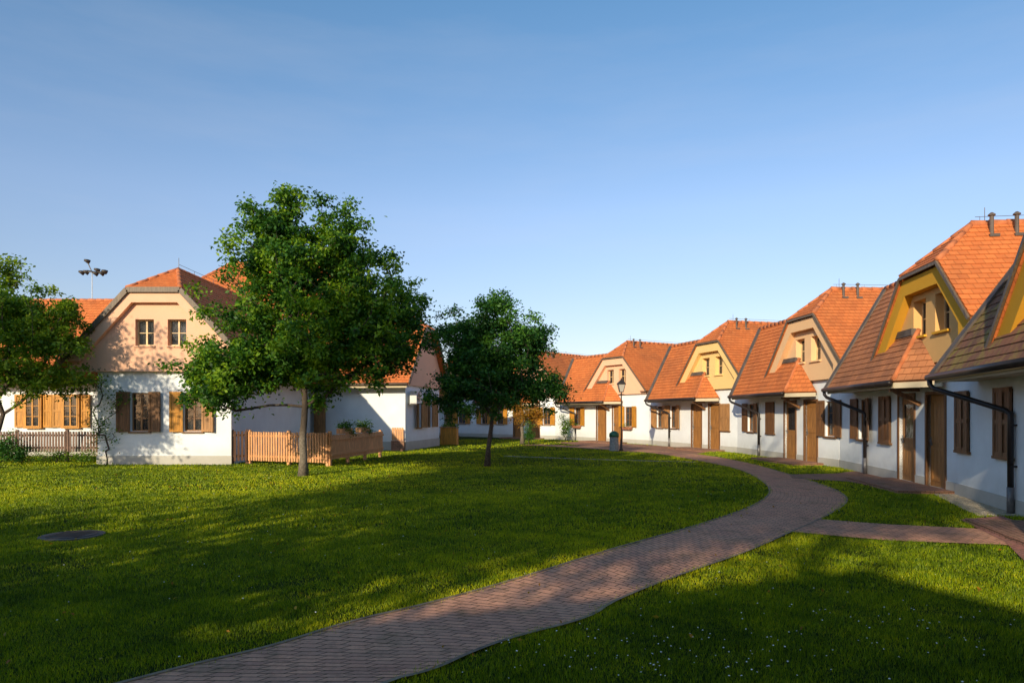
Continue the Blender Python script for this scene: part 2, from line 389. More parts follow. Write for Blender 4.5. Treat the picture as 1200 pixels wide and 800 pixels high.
# ---------------------------------------------------------------- the row houses (local x along the facade, y into the house)
def row_house(label, O, ang, L, face, frame, win1=None, win2=None, win3=None, shut='brown', tile='tile', tile2='tile', dormer=True, uend=9.0, glazed=False, porch='tile', boxes=False, UC=6.5, vt=1.0, pu=2.42, VF=-.38, ZR=6.0):
    a = R(ang); rz = math.atan2(-math.cos(a), math.sin(a))
    H = thing('row_house', label, 'row house', (O[0], O[1], 0), rz, 'row houses curving round the right of the lawn')
    holes = []; wins = []
    # openings
    for spec, uu in ((win1, (.85, 2.35)), (win2, (2.95, 3.75)), (win3, (7.0, 8.2))):
        if not spec: continue
        s = spec[0] if isinstance(spec, tuple) else spec
        c = spec[1] if isinstance(spec, tuple) else (uu[0] + uu[1]) / 2
        if s == 'open': h = (c - .33, c + .33, .98, 2.12); holes.append(h); wins.append((h, 'open'))
        if s == 'closed': h = (c - .34, c + .34, .96, 2.14); holes.append(h); wins.append((h, 'closed'))
    doors = [(4.55, 5.40), (6.08, 6.92)]
    dh = [(d0 - .0, d1 + .0, .06, 2.14) for d0, d1 in doors]
    w = MB(); holed_wall(w, [0, L], 0, lambda u: 2.86, holes + dh, 0, .2)
    w.face([(0, 0, 0), (0, 3.4, 0), (0, 3.4, 2.86), (0, 0, 2.86)]); w.face([(L, 0, 0), (L, 8, 0), (L, 8, 2.86), (L, 0, 2.86)])
    w.face([(0, 3.4, 0), (L - 5, 3.4, 0), (L - 5, 3.4, 2.86), (0, 3.4, 2.86)]); w.face([(L - 5, 8, 0), (L, 8, 0), (L, 8, 2.86), (L - 5, 8, 2.86)])
    w.face([(L - 5, 3.4, 0), (L - 5, 8, 0), (L - 5, 8, 2.86), (L - 5, 3.4, 2.86)])
    VU = 1.25                                             # verge of the main roof
    w.face([(VU + .12, -.0, 2.5), (VU + .12, 3.3, 2.5), (max(vt, .8) + .12, .85, 5.1)])
    w.build('wall', M['white'], H)
    last = 0
    for d0, d1 in doors + [(L + .5, L + 1)]:
        e = min(L, d0 - .075)
        if e > last: p = MB(); p.box((last, -.022, 0), (e, -.001, .255)); p.build('plinth', M['plinth'], H)
        last = d1 + .075
    # doors
    for i, (d0, d1) in enumerate(doors): door(H, d0, d1, .06, 2.14, 0, 'door', glazed and i == 0)
    st = MB(); st.box((4.2, -1.15, 0), (7.4, -.032, .075)); st.build('doorstep', M['step'], H, bevel=.01)
    # windows
    sm = M[shut]
    for h, s in wins:
        wi = window(H, h, 0, .1, 'wframe'); sill(wi, h, 0, M['brown'])
        hw = (h[1] - h[0]) / 2
        if s == 'open':
            shutter(H, h[0] - .01, -1, h[2] - .02, h[3] + .03, 0, sm, .42, random.uniform(4, 14)); shutter(H, h[1] + .01, 1, h[2] - .02, h[3] + .03, 0, sm, .42, random.uniform(4, 14))
        else:
            shutter(H, h[0] - .02, 1, h[2] - .02, h[3] + .03, 0, sm, hw + .018, 0); shutter(H, h[1] + .02, -1, h[2] - .02, h[3] + .03, 0, sm, hw + .018, 0)
        if boxes and s == 'open':
            fb = MB(); fb.box((h[0] - .05, -.24, h[2] - .16), (h[1] + .05, -.05, h[2] - .01)); ob = fb.build('flower_box', M['terracotta'], H)
            leaf_clump('flowers', [((h[0] + h[1]) / 2, -.14, h[2] + .06)], .33, 160, .05, M['leaf_a'], ob, flat=.4)
    # roofs
    RV, RZ = .85, 5.38; sl = (RZ - 2.45) / (RV + .75); zm = lambda v: 2.45 + (v + .75) * sl
    gs = 1.035; zg = lambda u: ZR - abs(u - UC) * gs
    uf = UC - (ZR - zm(VF)) / gs; ur = UC - (ZR - RZ) / gs
    r = MB()
    roof_plane(r, [(u, v, zm(v)) for u, v in ((VU, -.75), (uf + .1, -.75), (uf + .1, -.3), (ur, RV), (vt, RV))])
    ub = UC - (ZR - 2.45) / gs
    roof_plane(r, [(vt, RV, RZ), (ur, RV, RZ), (ub, 3.5, 2.45), (min(vt, ub - .3), 3.5, 2.45)])
    o1 = r.build('roof', M[tile2], H)
    r = MB()
    roof_plane(r, [(UC, .72, ZR), (UC - .93, VF, zg(UC - .93)), (uf, VF, zg(uf)), (ur, RV, RZ), (UC, RV, ZR)])
    roof_plane(r, [(UC, RV, ZR), (ur, RV, RZ), (ub, 3.5, 2.45), (ub, 8.3, 2.45), (UC, 8.3, ZR)])
    roof_plane(r, [(UC, .72, ZR), (UC + .93, VF, zg(UC + .93)), (uend, VF, zg(uend)), (uend + 1.2, 8.3, zg(uend + 1.2)), (UC, 8.3, ZR)][:2] + [(uend, VF, zg(uend)), (uend, 8.3, zg(uend)), (UC, 8.3, ZR)])
    roof_plane(r, [(UC - .93, VF, zg(UC - .93)), (UC + .93, VF, zg(UC + .93)), (UC, .72, ZR)])
    r.build('gable_roof', M[tile], H)
    # porch roof: the eave carried past the gable, ending in a small hip
    r = MB()
    t0, c0, e0 = (5.88, -.12, zm(-.12)), (6.12, -.75, 2.45), (7.1, -.12, 2.45)
    roof_plane(r, [(uf + .1, -.75, 2.45), c0, t0, (uf + .1, -.12, zm(-.12))])
    roof_plane(r, [c0, e0, t0])
    r.build('porch_roof', M[porch], H)
    for a_, b_, r_ in (((vt, RV, RZ), (ur, RV, RZ), .09), ((UC, .72, ZR), (UC, 8.3, ZR), .09), ((UC - .93, VF, zg(UC + .93)), (UC, .72, ZR), .07), ((UC + .93, VF, zg(UC + .93)), (UC, .72, ZR), .07), ((c0[0], c0[1], c0[2] + .03), (t0[0], t0[1], t0[2] + .02), .06)):
        rt = MB(); ridge_line(rt, a_, b_, r_); rt.build('ridge_tiles', M['ridge'], H, smooth=True)
    fl = MB()
    n = Vector((0, -sl, 1)).normalized() * .05
    A, B = Vector((VU, -.75, 2.45)) + n, Vector((vt, RV, RZ)) + n
    fl.bar(A, B, .26, .04, n.normalized()); fl.build('verge_flashing', M['lead'], H)
    fl = MB(); fl.bar(A - Vector((.12, 0, 0)) - n * 1.5, B - Vector((.12, 0, 0)) - n * 1.5, .035, .20, n.normalized()); fl.build('verge_board', M['board'], H)
    fl = MB()
    # flashing where the porch roof meets the gable
    fl.bar((uf + .6, -.16, zm(-.12) + .03), (5.75, -.16, zm(-.12) + .03), .10, .16)
    fl.build('flashing', M['lead'], H)
    # verge boards on the gable
    vb = MB(); dz = .0
    A = Vector((uf, VF - .03, zg(uf) - .04)); B = Vector((UC - .93, VF - .03, zg(UC - .93) - .04)); D = Vector((UC + .93, VF - .03, B.z)); E = Vector((uend, VF - .03, zg(uend) - .04))
    for p_, q_ in ((A, B), (B, D), (D, E)): vb.bar(p_, q_, .04, .07, (0, 0, 1))
    vb.build('verge_board', M['board'], H)
    # gable wall: recessed panel with two windows, and the frame band in front of it
    top = lambda u: min(zg(UC + .93), zg(u)) - .10
    gh = [(UC - .80, UC - .17, 3.5, 4.33), (UC + .28, UC + .91, 3.5, 4.33)]
    g = MB(); ue = uend - .05
    bl = uf + .1
    holed_wall(g, [bl, UC - .93, UC + .93, ue], 2.84, top, gh, -.14, .12)
    g.face([(bl, -.14, 2.84), (bl, .1, 2.84), (ue, .1, 2.84), (ue, -.14, 2.84)])
    g.face([(ue, -.14, 2.84), (ue, .3, 2.84), (ue, .3, top(ue)), (ue, -.14, top(ue))])
    g.build('gable_wall', M[face], H)
    fb = MB(); iw = .36
    outer = [(bl, top(bl)), (UC - .93, top(UC)), (UC + .93, top(UC)), (ue, top(ue))]
    inner = [(bl + iw * 1.38, top(bl)), (UC - .93 + iw * .36, top(UC) - iw), (UC + .93 - iw * .36, top(UC) - iw), (ue - iw * 1.38, top(ue))]
    for i in range(3):
        q = [outer[i], outer[i+1], inner[i+1], inner[i]]
        fr_ = [(x, VF + .04, z) for x, z in q]; bk = [(x, -.142, z) for x, z in q]
        fb.hexa([bk[0], bk[3], fr_[3], fr_[0], bk[1], bk[2], fr_[2], fr_[1]])
    # lower ends of the band
    fb.box((ue - iw * 1.38, VF + .04, 3.02), (ue, -.142, top(ue)))
    fb.build('gable_frame', M[frame], H)
    for h in gh:
        wi = window(H, h, -.14, .21, 'wlight', True, 2, .02); s_ = MB(); s_.box((h[0] - .04, -.2, h[2] - .05), (h[1] + .04, -.142, h[2])); s_.build('sill', M[frame], wi)
    # eaves: fascia, gutter, downpipe
    e = MB(); e.box((VU, -.74, 2.30), (6.1, -.70, 2.42)); e.box((VU, -.70, 2.33), (6.1, -.0, 2.36))
    e.bar((6.12, -.72, 2.36), (7.05, -.12, 2.36), .04, .13); e.build('eave_board', M['cream'], H)
    gt = MB(); gt.tube([(VU - .1, -.83, 2.42), (6.15, -.83, 2.42)], .065, 8); gt.build('gutter', M['pipe'], H, True)
    dp = MB(); dp.tube([(VU + .0, -.83, 2.40), (VU + .0, -.82, 2.28), (VU + .08, -.78, 2.2), (pu - .08, -.12, 1.76), (pu, -.08, 1.70), (pu, -.08, 1.6), (pu, -.08, .45)], .048, 8)
    for z in (.8, 1.5): dp.box((pu - .06, -.09, z), (pu + .06, -.001, z + .03))
    dpo = dp.build('downpipe', M['pipe'], H, True)
    sp = MB(); sp.tube([(pu, -.08, 0), (pu, -.08, .46)], .056, 10); sp.build('pipe_sleeve', M['steel'], dpo, True)
    br = MB(); br.bar((5.75, -.03, 1.92), (5.75, -.66, 2.3), .09, .09); br.bar((5.75, -.04, 2.27), (5.75, -.7, 2.27), .08, .08); br.build('porch_bracket', M['brown'], H)
    # vents
    for v in (1.0, 1.5):
        vp = MB(); u = UC + .28; zb = zg(u); vp.tube([(u, v, zb - .05), (u, v, zb + .40)], .042, 10); vp.lathe((u, v, zb + .40), [(.075, 0), (.075, .025), (.02, .07)], 10); vp.box((u - .12, v - .1, zb - .08), (u + .14, v + .1, zb - .02)); vp.build('vent_pipe', M['lead'], H)
    lr = MB(); lr.tube([(UC, 1.0, ZR + .05), (UC, 1.0, ZR + .37)], .008, 5); lr.tube([(UC, .8, ZR + .17), (UC, 8, ZR + .17)], .006, 4)
    for k in range(7): lr.tube([(UC, .9 + k, ZR + .05), (UC, .9 + k, ZR + .17)], .006, 4)
    lr.build('lightning_conductor', M['steel'], H)
    return H

# ---------------------------------------------------------------- foliage
def leaf_mesh(name, P, size, mat, parent=None, tone=None, droop=.3, aspect=.55):
    """P: (n,3) leaf positions; each leaf is a folded quad"""
    n = len(P); P = np.asarray(P, dtype=np.float32)
    th = rng.uniform(0, 2*np.pi, n); el = rng.normal(-.25, .5, n)
    d = np.stack([np.cos(th)*np.cos(el), np.sin(th)*np.cos(el), np.sin(el)], 1)
    up = rng.normal(0, .7, (n, 3)); up[:, 2] += .55
    s = np.cross(d, up); s /= np.linalg.norm(s, axis=1, keepdims=True) + 1e-9
    sz = size * rng.uniform(.65, 1.3, n)[:, None]
    nn = np.cross(s, d)
    v = np.empty((n, 4, 3), np.float32)
    v[:, 0] = P; v[:, 1] = P + d*sz*.5 + s*sz*aspect*.5 + nn*sz*.08; v[:, 2] = P + d*sz - nn*sz*.12; v[:, 3] = P + d*sz*.5 - s*sz*aspect*.5 + nn*sz*.08
    me = bpy.data.meshes.new(name); me.vertices.add(4*n); me.vertices.foreach_set('co', v.ravel())
    me.loops.add(4*n); me.loops.foreach_set('vertex_index', np.arange(4*n, dtype=np.int32))
    me.polygons.add(n); me.polygons.foreach_set('loop_start', np.arange(0, 4*n, 4, dtype=np.int32))
    me.update(calc_edges=True)
    if tone is None: tone = rng.uniform(0, 1, n)
    at = me.attributes.new('tone', 'FLOAT', 'POINT'); at.data.foreach_set('value', np.repeat(np.clip(tone, 0, 1), 4).astype(np.float32))
    me.materials.append(mat)
    o = bpy.data.objects.new(name, me); C.objects.link(o)
    if parent: o.parent = parent
    return o
def leaf_clump(name, centers, r, n, size, mat, parent=None, flat=.8):
    P = []; T = []
    for c in centers:
        q = rng.normal(0, .5, (n, 3)) * np.array([r, r, r*flat]); P.append(q + np.array(c)); T.append(rng.uniform(0, 1, n))
    return leaf_mesh(name, np.concatenate(P), size, mat, parent, np.concatenate(T))
def make_tree(name, label, base, trunk_pts, r0, blobs, ntips, per, size, lmat, bmat='bark', group=None, spread=.2, stray=0.06, shell=.55, cat='tree', seed=1):
    """trunk_pts: stem polyline relative to base; blobs: (x,y,z,rx,ry,rz,weight) crown volumes relative to base"""
    g = np.random.default_rng(seed)
    T = thing(name, label, cat, base, 0, group)
    nodes = [np.array(p, float) for p in trunk_pts]; par = [-1] + list(range(len(nodes) - 1)); plen = [0.]
    for i in range(1, len(nodes)): plen.append(plen[-1] + np.linalg.norm(nodes[i] - nodes[i-1]))
    first = len(nodes) - 2 if len(nodes) > 5 else len(nodes) - 1
    W = np.array([b[6] for b in blobs]); W = W / W.sum(); tips = []
    for k in range(ntips):
        b = blobs[g.choice(len(blobs), p=W)]; q = g.normal(0, 1, 3); q /= np.linalg.norm(q)
        rr = (g.uniform(shell, 1.0)) if g.random() > stray else g.uniform(1.05, 1.34)
        if k % 4 == 0: rr *= g.uniform(.3, .8)
        tips.append(np.array(b[:3]) + q * rr * np.array(b[3:6]))
    fork = nodes[-1]; tips.sort(key=lambda t: np.linalg.norm(t - fork))
    tipinfo = []
    for t in tips:
        A = np.array(nodes[first:]); d = np.linalg.norm(A - t, axis=1)
        cost = d + .28 * np.array(plen[first:]) + np.where(A[:, 2] > t[2] + .3, 1.0, 0)
        j = int(np.argmin(cost)) + first; s = nodes[j]; L = np.linalg.norm(t - s); n = max(1, int(L / .38))
        bow = g.normal(0, .06, 3) * L; bow[2] += .10 * L; prev = j
        ids = []
        for i in range(1, n + 1):
            f = i / n; p = s + (t - s) * f + bow * math.sin(math.pi * f) + g.normal(0, .02, 3)
            nodes.append(p); par.append(prev); plen.append(plen[prev] + L / n); prev = len(nodes) - 1; ids.append(prev)
        tipinfo.append((j, ids))
    N = len(nodes); rad = np.zeros(N); ch = np.zeros(N)
    for i in range(N - 1, -1, -1):
        if rad[i] == 0: rad[i] = .0062 ** 2.2
        if par[i] >= 0: rad[par[i]] += rad[i]
    rad = rad ** (1 / 2.2); rad *= min(1.6, r0 / rad[0]) if rad[0] > 0 else 1
    tm = MB(); haskid = set(par)
    k0 = len(trunk_pts)
    rt = [max(r0 * (1 - .35 * i / (k0 - 1)) , .01) for i in range(k0)]; rt[0] = r0 * 1.35
    tm.tube([tuple(nodes[i]) for i in range(k0)], rt, 12)
    for i in range(k0, N):
        if i not in haskid and rad[i] < .007 and g.random() < .5: continue
        pr = rad[par[i]] if par[i] >= k0 else min(rad[i] * 1.15, rt[min(par[i], k0-1)])
        tm.tube([tuple(nodes[par[i]]), tuple(nodes[i])], [min(pr, rad[i] * 1.5), rad[i]], 5 if rad[i] < .03 else 7, False)
    tm.build('trunk', M[bmat], T, smooth=True)
    P = []; Tn = []
    for j, ids in tipinfo:
        ids = ids[-4:]; tone = g.uniform(.1, .9); pts = np.array([nodes[i] for i in ids]); k = int(per * g.uniform(.5, 1.4))
        w = g.choice(len(ids), k, p=(np.arange(1, len(ids)+1) / sum(range(1, len(ids)+1))))
        q = pts[w] + g.normal(0, spread, (k, 3)) * np.array([1, 1, .75]); P.append(q); Tn.append(np.clip(g.normal(tone, .16, k), 0, 1))
    leaf_mesh('crown', np.concatenate(P), size, M[lmat], T, np.concatenate(Tn))
    return T

# ================================================================= RIGHT ROW
row_house('row house at the right edge with golden gable and mossy brown tiles', (9.35, 14.4), -16, 8.3, 'brown', 'gold', win1=('closed', .5), win2=('closed', 2.5), win3='closed', tile2='tile_moss', porch='tile_moss', uend=9.0, UC=6.45, vt=3.0, pu=2.95, VF=-.55)  # brown gable panel: the shade of its deep recess is put into the colour
row_house('row house with ochre gable and golden frame, wall mostly in shade', (10.41, 21.7), -8.2, 7.42, 'ochre', 'gold', win1=('open', 2.05), win2=('closed', 3.7), tile2='tile_old', uend=8.75, glazed=True, porch='tile_old', vt=1.5, ZR=5.9)
row_house('row house with peach gable and brown shutters between ochre and yellow gables', (9.9, 30.0), 3.5, 8.3, 'peach', 'peach', win1=('open', 1.5), win2='closed', win3=('open', 7.8), tile2='tile', uend=9.1, glazed=True, vt=.5)
row_house('row house with lemon yellow gable, left of the peach one', (7.61, 37.98), 16, 8.3, 'yellow', 'yellow', win1=('open', 1.3), win2=('open', 2.75), win3=('closed', 7.4), shut='tan', uend=9.1)
row_house('row house with salmon pink gable behind the street lamp', (2.88, 45.87), 31, 9.2, 'pink', 'pink', win1=('open', 2.6), win3=('open', 7.5), shut='amber', uend=9.4, boxes=True)
row_house('row house with rose gable mostly hidden behind the slim lawn tree', (-3.19, 51.5), 47, 8.3, 'rose', 'rose', win1=('open', 1.6), win2=('open', 3.2), win3=('open', 7.6), shut='amber')
row_house('farthest row house, gable hidden between the two lawn trees', (-10.5, 55.4), 62, 8.3, 'yellow', 'yellow', win1=('open', 1.6), win2='closed', win3=('open', 7.6), shut='amber')

# ================================================================= LEFT HOUSES
def xf(o, loc, ang):
    m = Matrix.Translation(loc) @ Matrix.Rotation(R(ang), 4, 'Z'); o.matrix_local = m @ o.matrix_local
# --- gabled wing with the long part set back
H = thing('cottage', 'salmon gabled cottage with four shuttered windows behind left fence', 'cottage', (-11.86, 23.0, 0), 0, 'cottages on the left of the lawn')
k = 1.09; ZR = 6.82; zg = lambda u: ZR - abs(u) * k; VF = -.42
h1 = (-.98, -.36, 1.12, 2.42); h2 = (.80, 1.42, 1.12, 2.42)
w = MB(); holed_wall(w, [-2.1, 2.4], 0, lambda u: 3.14, [h1, h2], 0, .22)
for x in (-2.1, 2.4): w.face([(x, 0, 0), (x, 9, 0), (x, 9, 3.14), (x, 0, 3.14)])
w.face([(-2.1, 9, 0), (2.4, 9, 0), (2.4, 9, 3.14), (-2.1, 9, 3.14)])
m1 = (-7.80, -7.20, 1.18, 2.46); m2 = (-6.27, -5.67, 1.18, 2.46)
holed_wall(w, [-16, -2.1], 0, lambda u: 3.2, [m1, m2], 4.7, 4.9)
w.face([(-16, 4.7, 0), (-16, 10, 0), (-16, 10, 3.2), (-16, 4.7, 3.2)]); w.face([(-16, 10, 0), (-2.1, 10, 0), (-2.1, 10, 3.2), (-16, 10, 3.2)])
w.build('wall', M['white'], H)
p = MB(); p.box((-16, 4.67, 0), (-2.13, 4.699, .3)); p.build('plinth', M['plinth'], H); p = MB(); p.box((-2.12, -.03, 0), (2.42, -.001, .30)); p.build('plinth', M['plinth'], H)
r = MB()
roof_plane(r, [(0, 1.25, ZR), (-.88, VF, zg(.88)), (-3.47, VF, zg(3.47)), (-3.47, 4, zg(3.47)), (-.06, 7.4, 6.75), (0, 7.4, ZR)])
roof_plane(r, [(0, 7.4, ZR), (-.06, 7.4, 6.75), (-3.47, 10.8, zg(3.47)), (-3.47, 11, zg(3.47)), (0, 11, ZR)])
roof_plane(r, [(0, 1.25, ZR), (.88, VF, zg(.88)), (3.47, VF, zg(3.47)), (3.47, 11, zg(3.47)), (0, 11, ZR)])
roof_plane(r, [(-.88, VF, zg(.88)), (.88, VF, zg(.88)), (0, 1.25, ZR)])
roof_plane(r, [(-16.4, 4, 3.04), (-3.47, 4, 3.04), (-.06, 7.4, 6.75), (-16.4, 7.4, 6.75)])
roof_plane(r, [(-16.4, 7.4, 6.75), (-.06, 7.4, 6.75), (-3.47, 10.8, 3.04), (-16.4, 10.8, 3.04)])
r.build('roof', M['tile'], H)
for a_, b_ in (((0, 1.25, ZR), (0, 11, ZR)), ((-.88, VF, zg(.88)), (0, 1.25, ZR)), ((.88, VF, zg(.88)), (0, 1.25, ZR)), ((-16.4, 7.4, 6.75), (-.1, 7.4, 6.75))):
    rt = MB(); ridge_line(rt, a_, b_, .08); rt.build('ridge_tiles', M['ridge'], H, smooth=True)
top = lambda u: min(zg(.88), zg(u)) - .12
gh = [(-.72, -.10, 3.98, 4.86), (.36, .98, 3.98, 4.86)]
g = MB(); holed_wall(g, [-3.0, -.88, .88, 3.0], 3.12, top, gh, -.20, .05)
g.face([(-3, -.2, 3.12), (-3, .05, 3.12), (3, .05, 3.12), (3, -.2, 3.12)]); g.build('gable_wall', M['rose'], H)
fb = MB(); b0 = 2.98; iw = .34
outer = [(-b0, top(b0)), (-.88, top(0)), (.88, top(0)), (b0, top(b0))]; inner = [(-b0 + iw * 1.4, top(b0)), (-.88 + iw * .36, top(0) - iw), (.88 - iw * .36, top(0) - iw), (b0 - iw * 1.4, top(b0))]
for i in range(3):
    q = [outer[i], outer[i+1], inner[i+1], inner[i]]; f_ = [(x, -.38, z) for x, z in q]; bk = [(x, -.203, z) for x, z in q]
    fb.hexa([bk[0], bk[3], f_[3], f_[0], bk[1], bk[2], f_[2], f_[1]])
fb.build('gable_frame', M['rose'], H)
vb = MB(); A = Vector((-3.42, VF - .03, zg(3.42) - .05)); B = Vector((-.88, VF - .03, zg(.88) - .05)); D = Vector((.88, VF - .03, B.z)); E_ = Vector((3.42, VF - .03, A.z))
for p_, q_ in ((A, B), (B, D), (D, E_)): vb.bar(p_, q_, .045, .17)
vb.build('verge_board', M['board'], H)
for h in gh:
    wi = window(H, h, -.20, .17, 'wlight', True, 2, .04); s_ = MB(); s_.box((h[0] - .04, -.25, h[2] - .05), (h[1] + .04, -.203, h[2])); s_.build('sill', M['rose'], wi)
for i, h in enumerate((h1, h2)):
    wi = window(H, h, 0, .12, 'wframe', i == 1); sill(wi, h, 0, M['brown'])
    shutter(H, h[0] - .01, -1, h[2] - .02, h[3] + .03, 0, M['brown' if i == 0 else 'amber'], .42, 14)
    shutter(H, h[1] + .01, 1, h[2] - .02, h[3] + .03, 0, M['brown' if i == 0 else 'tan'], .42, 10)
for h in (m1, m2):
    wi = window(H, h, 4.55, .02, 'amber', True, 3, .2); sill(wi, h, 4.6, M['amber'])
    cs = MB(); a, b, c, d = h
    cs.box((a - .05, 4.56, c - .04), (a, 4.699, d + .05)); cs.box((b, 4.56, c - .04), (b + .05, 4.699, d + .05)); cs.box((a, 4.56, d), (b, 4.699, d + .05)); cs.build('frame', M['amber'], wi)
    shutter(H, a - .08, -1, c - .02, d + .03, 4.7, M['amber'], .38, 6); shutter(H, b + .08, 1, c - .02, d + .03, 4.7, M['amber'], .38, 6)
e = MB(); e.box((-16.3, 4.02, 2.86), (-3.5, 4.06, 3.0)); e.box((-16.3, 4.06, 2.9), (-3.5, 4.7, 2.93)); e.build('eave_board', M['tan'], H)
gt = MB(); gt.tube([(-16.3, 3.95, 2.98), (-3.5, 3.95, 2.98)], .065, 8); gt.build('gutter', M['pipe'], H, True)
lr = MB(); lr.tube([(0, 1.3, 6.85), (0, 1.3, 7.25)], .01, 5); lr.tube([(0, 1.3, 7.02), (0, 11, 7.02)], .008, 4)
for q in range(6): lr.tube([(0, 2.5 + q * 1.6, 6.85), (0, 2.5 + q * 1.6, 7.02)], .008, 4)
lr.build('lightning_conductor', M['steel'], H)

# --- cottage whose half-hipped end faces right
H = thing('cottage', 'white cottage with grey air conditioner on shaded end wall', 'cottage', (-4.94, 31.6, 0), R(-11), 'cottages on the left of the lawn')
zr = 6.85; ze = 3.1; k2 = (zr - ze) / 3.35; yc = 2.65; zz = lambda y: zr - abs(y - yc) * k2
fh = [(-8.3, -7.4, .06, 2.2), (-6.5, -5.75, 1.0, 2.3)]
w = MB(); holed_wall(w, [-9.2, 0], 0, lambda u: 3.15, fh, 0, .2)
sh = [(1.55, 2.2, 1.05, 2.42), (3.3, 3.95, 1.05, 2.42)]
w2 = MB(); holed_wall(w2, [0, 5.3], 0, lambda u: 3.15, sh, 0, .2)
off = len(w.v)
w.v += [(-y, x, z) for x, y, z in w2.v]; w.f += [tuple(i + off for i in f) for f in w2.f]; w.uv += w2.uv
w.face([(-9.2, 5.3, 0), (0, 5.3, 0), (0, 5.3, 3.15), (-9.2, 5.3, 3.15)]); w.face([(-9.2, 0, 0), (-9.2, 5.3, 0), (-9.2, 5.3, 3.15), (-9.2, 0, 3.15)])
w.build('wall', M['white'], H)
p = MB(); p.box((-7.3, -.03, 0), (0, -.001, .42)); p.build('plinth', M['plinth'], H); p = MB(); p.box((0.001, -.03, 0), (.03, 5.3, .42)); p.build('plinth', M['plinth'], H)
r = MB()
roof_plane(r, [(-9.5, -.7, ze), (.4, -.7, ze), (.4, yc - .85, zz(yc - .85)), (-1.0, yc, zr), (-9.5, yc, zr)])
roof_plane(r, [(-9.5, 6.0, ze), (.4, 6.0, ze), (.4, yc + .85, zz(yc + .85)), (-1.0, yc, zr), (-9.5, yc, zr)])
roof_plane(r, [(.4, yc - .85, zz(yc - .85)), (.4, yc + .85, zz(yc + .85)), (-1.0, yc, zr)])
r.build('roof', M['tile'], H)
for a_, b_ in (((-9.5, yc, zr), (-1, yc, zr)), ((.4, yc - .85, zz(yc + .85)), (-1, yc, zr)), ((.4, yc + .85, zz(yc + .85)), (-1, yc, zr))):
    rt = MB(); ridge_line(rt, a_, b_, .08); rt.build('ridge_tiles', M['ridge'], H, smooth=True)
g = MB()
pts = [(-.45, 3.05), (5.75, 3.05), (5.75, 3.2), (yc + .85, zz(yc + .85) - .12), (yc - .85, zz(yc + .85) - .12), (-.45, 3.2)]
g.face([(.12, y, z) for y, z in pts]); g.face([(-.05, y, z) for y, z in reversed(pts)]); g.face([(.12, -.45, 3.05), (.12, 5.75, 3.05), (-.05, 5.75, 3.05), (-.05, -.45, 3.05)]); g.face([(.12, -.45, 3.05), (.12, -.45, 3.2), (-.05, -.45, 3.2), (-.05, -.45, 3.05)])
g.build('gable_wall', M['rose'], H)
vb = MB(); P_ = [Vector((.43, y, zz(y) - .05)) for y in (-.68, yc - .85, yc + .85, 5.98)]
for a_, b_ in zip(P_[:-1], P_[1:]): vb.bar(a_, b_, .045, .17)
vb.build('verge_board', M['board'], H)
e = MB(); e.box((-9.4, -.66, 2.9), (.3, -.62, 3.04)); e.box((-9.4, -.62, 2.96), (.3, 0, 3.0)); e.build('eave_board', M['cream'], H)
gt = MB(); gt.tube([(-9.4, -.74, 3.06), (.36, -.74, 3.06)], .06, 8); gt.build('gutter', M['board'], H, True)
door(H, -8.3, -7.4, .06, 2.2, 0, 'door')
wi = window(H, fh[1], 0, .1, 'wframe'); sill(wi, fh[1], 0, M['brown'])
shutter(H, fh[1][0] - .01, -1, .98, 2.33, 0, M['brown'], .42, 12); shutter(H, fh[1][1] + .01, 1, .98, 2.33, 0, M['brown'], .42, 12)
pl = MB(); pl.box((-4.5, -.12, .1), (-3.95, -.03, 2.3)); pl.box((-4.5, -.14, 1.1), (-3.95, -.121, 1.2)); pl.build('shutter', M['tan'], H)
for h in sh:
    wi = window(H, h, 0, .1, 'wframe'); sill(wi, h, 0, M['brown']); xf(wi, (0, 0, 0), 90)
    for o in (shutter(H, h[0] - .01, -1, h[2] - .02, h[3] + .03, 0, M['tan'], .40, 30), shutter(H, h[1] + .01, 1, h[2] - .02, h[3] + .03, 0, M['tan'], .40, 30)):
        bpy.context.view_layer.update(); xf(o, (0, 0, 0), 90)
ac = MB(); ac.box((.13, .25, 2.2), (.46, 1.05, 2.78)); o = ac.build('air_conditioner', M['acwhite'], H, bevel=.02)
fn = MB(); fn.tube([(.461, .55, 2.49), (.475, .55, 2.49)], .22, 20); fn.build('fan_grille', M['steel'], o)
bk = MB(); bk.bar((0, .35, 2.17), (.45, .35, 2.17), .03, .03); bk.bar((0, .95, 2.17), (.45, .95, 2.17), .03, .03); bk.build('wall_bracket', M['steel'], o)

# --- taller house behind
H = thing('tall_house', 'taller house whose orange hipped roof rises behind the left cottages', 'house', (-17.6, 43, 0), 0)
w = MB(); w.box((-6, -5.6, 0), (12, 5.6, 5.3)); w.build('wall', M['white'], H)
r = MB(); e0 = 5.2
cr = [(-6.5, -6.2, e0), (12.5, -6.2, e0), (12.5, 6.2, e0), (-6.5, 6.2, e0)]; ra = (0, 0, 11.2); rb = (6.2, 0, 11.2)
roof_plane(r, [cr[0], cr[1], rb, ra], .3); roof_plane(r, [cr[2], cr[3], ra, rb], .3); roof_plane(r, [cr[3], cr[0], ra], .3); roof_plane(r, [cr[1], cr[2], rb], .3); r.build('roof', M['tile'], H)
for c_, d_ in ((ra, rb), (cr[0], ra), (cr[3], ra), (cr[1], rb), (cr[2], rb)): rt = MB(); ridge_line(rt, c_, d_, .11); rt.build('ridge_tiles', M['ridge'], H)

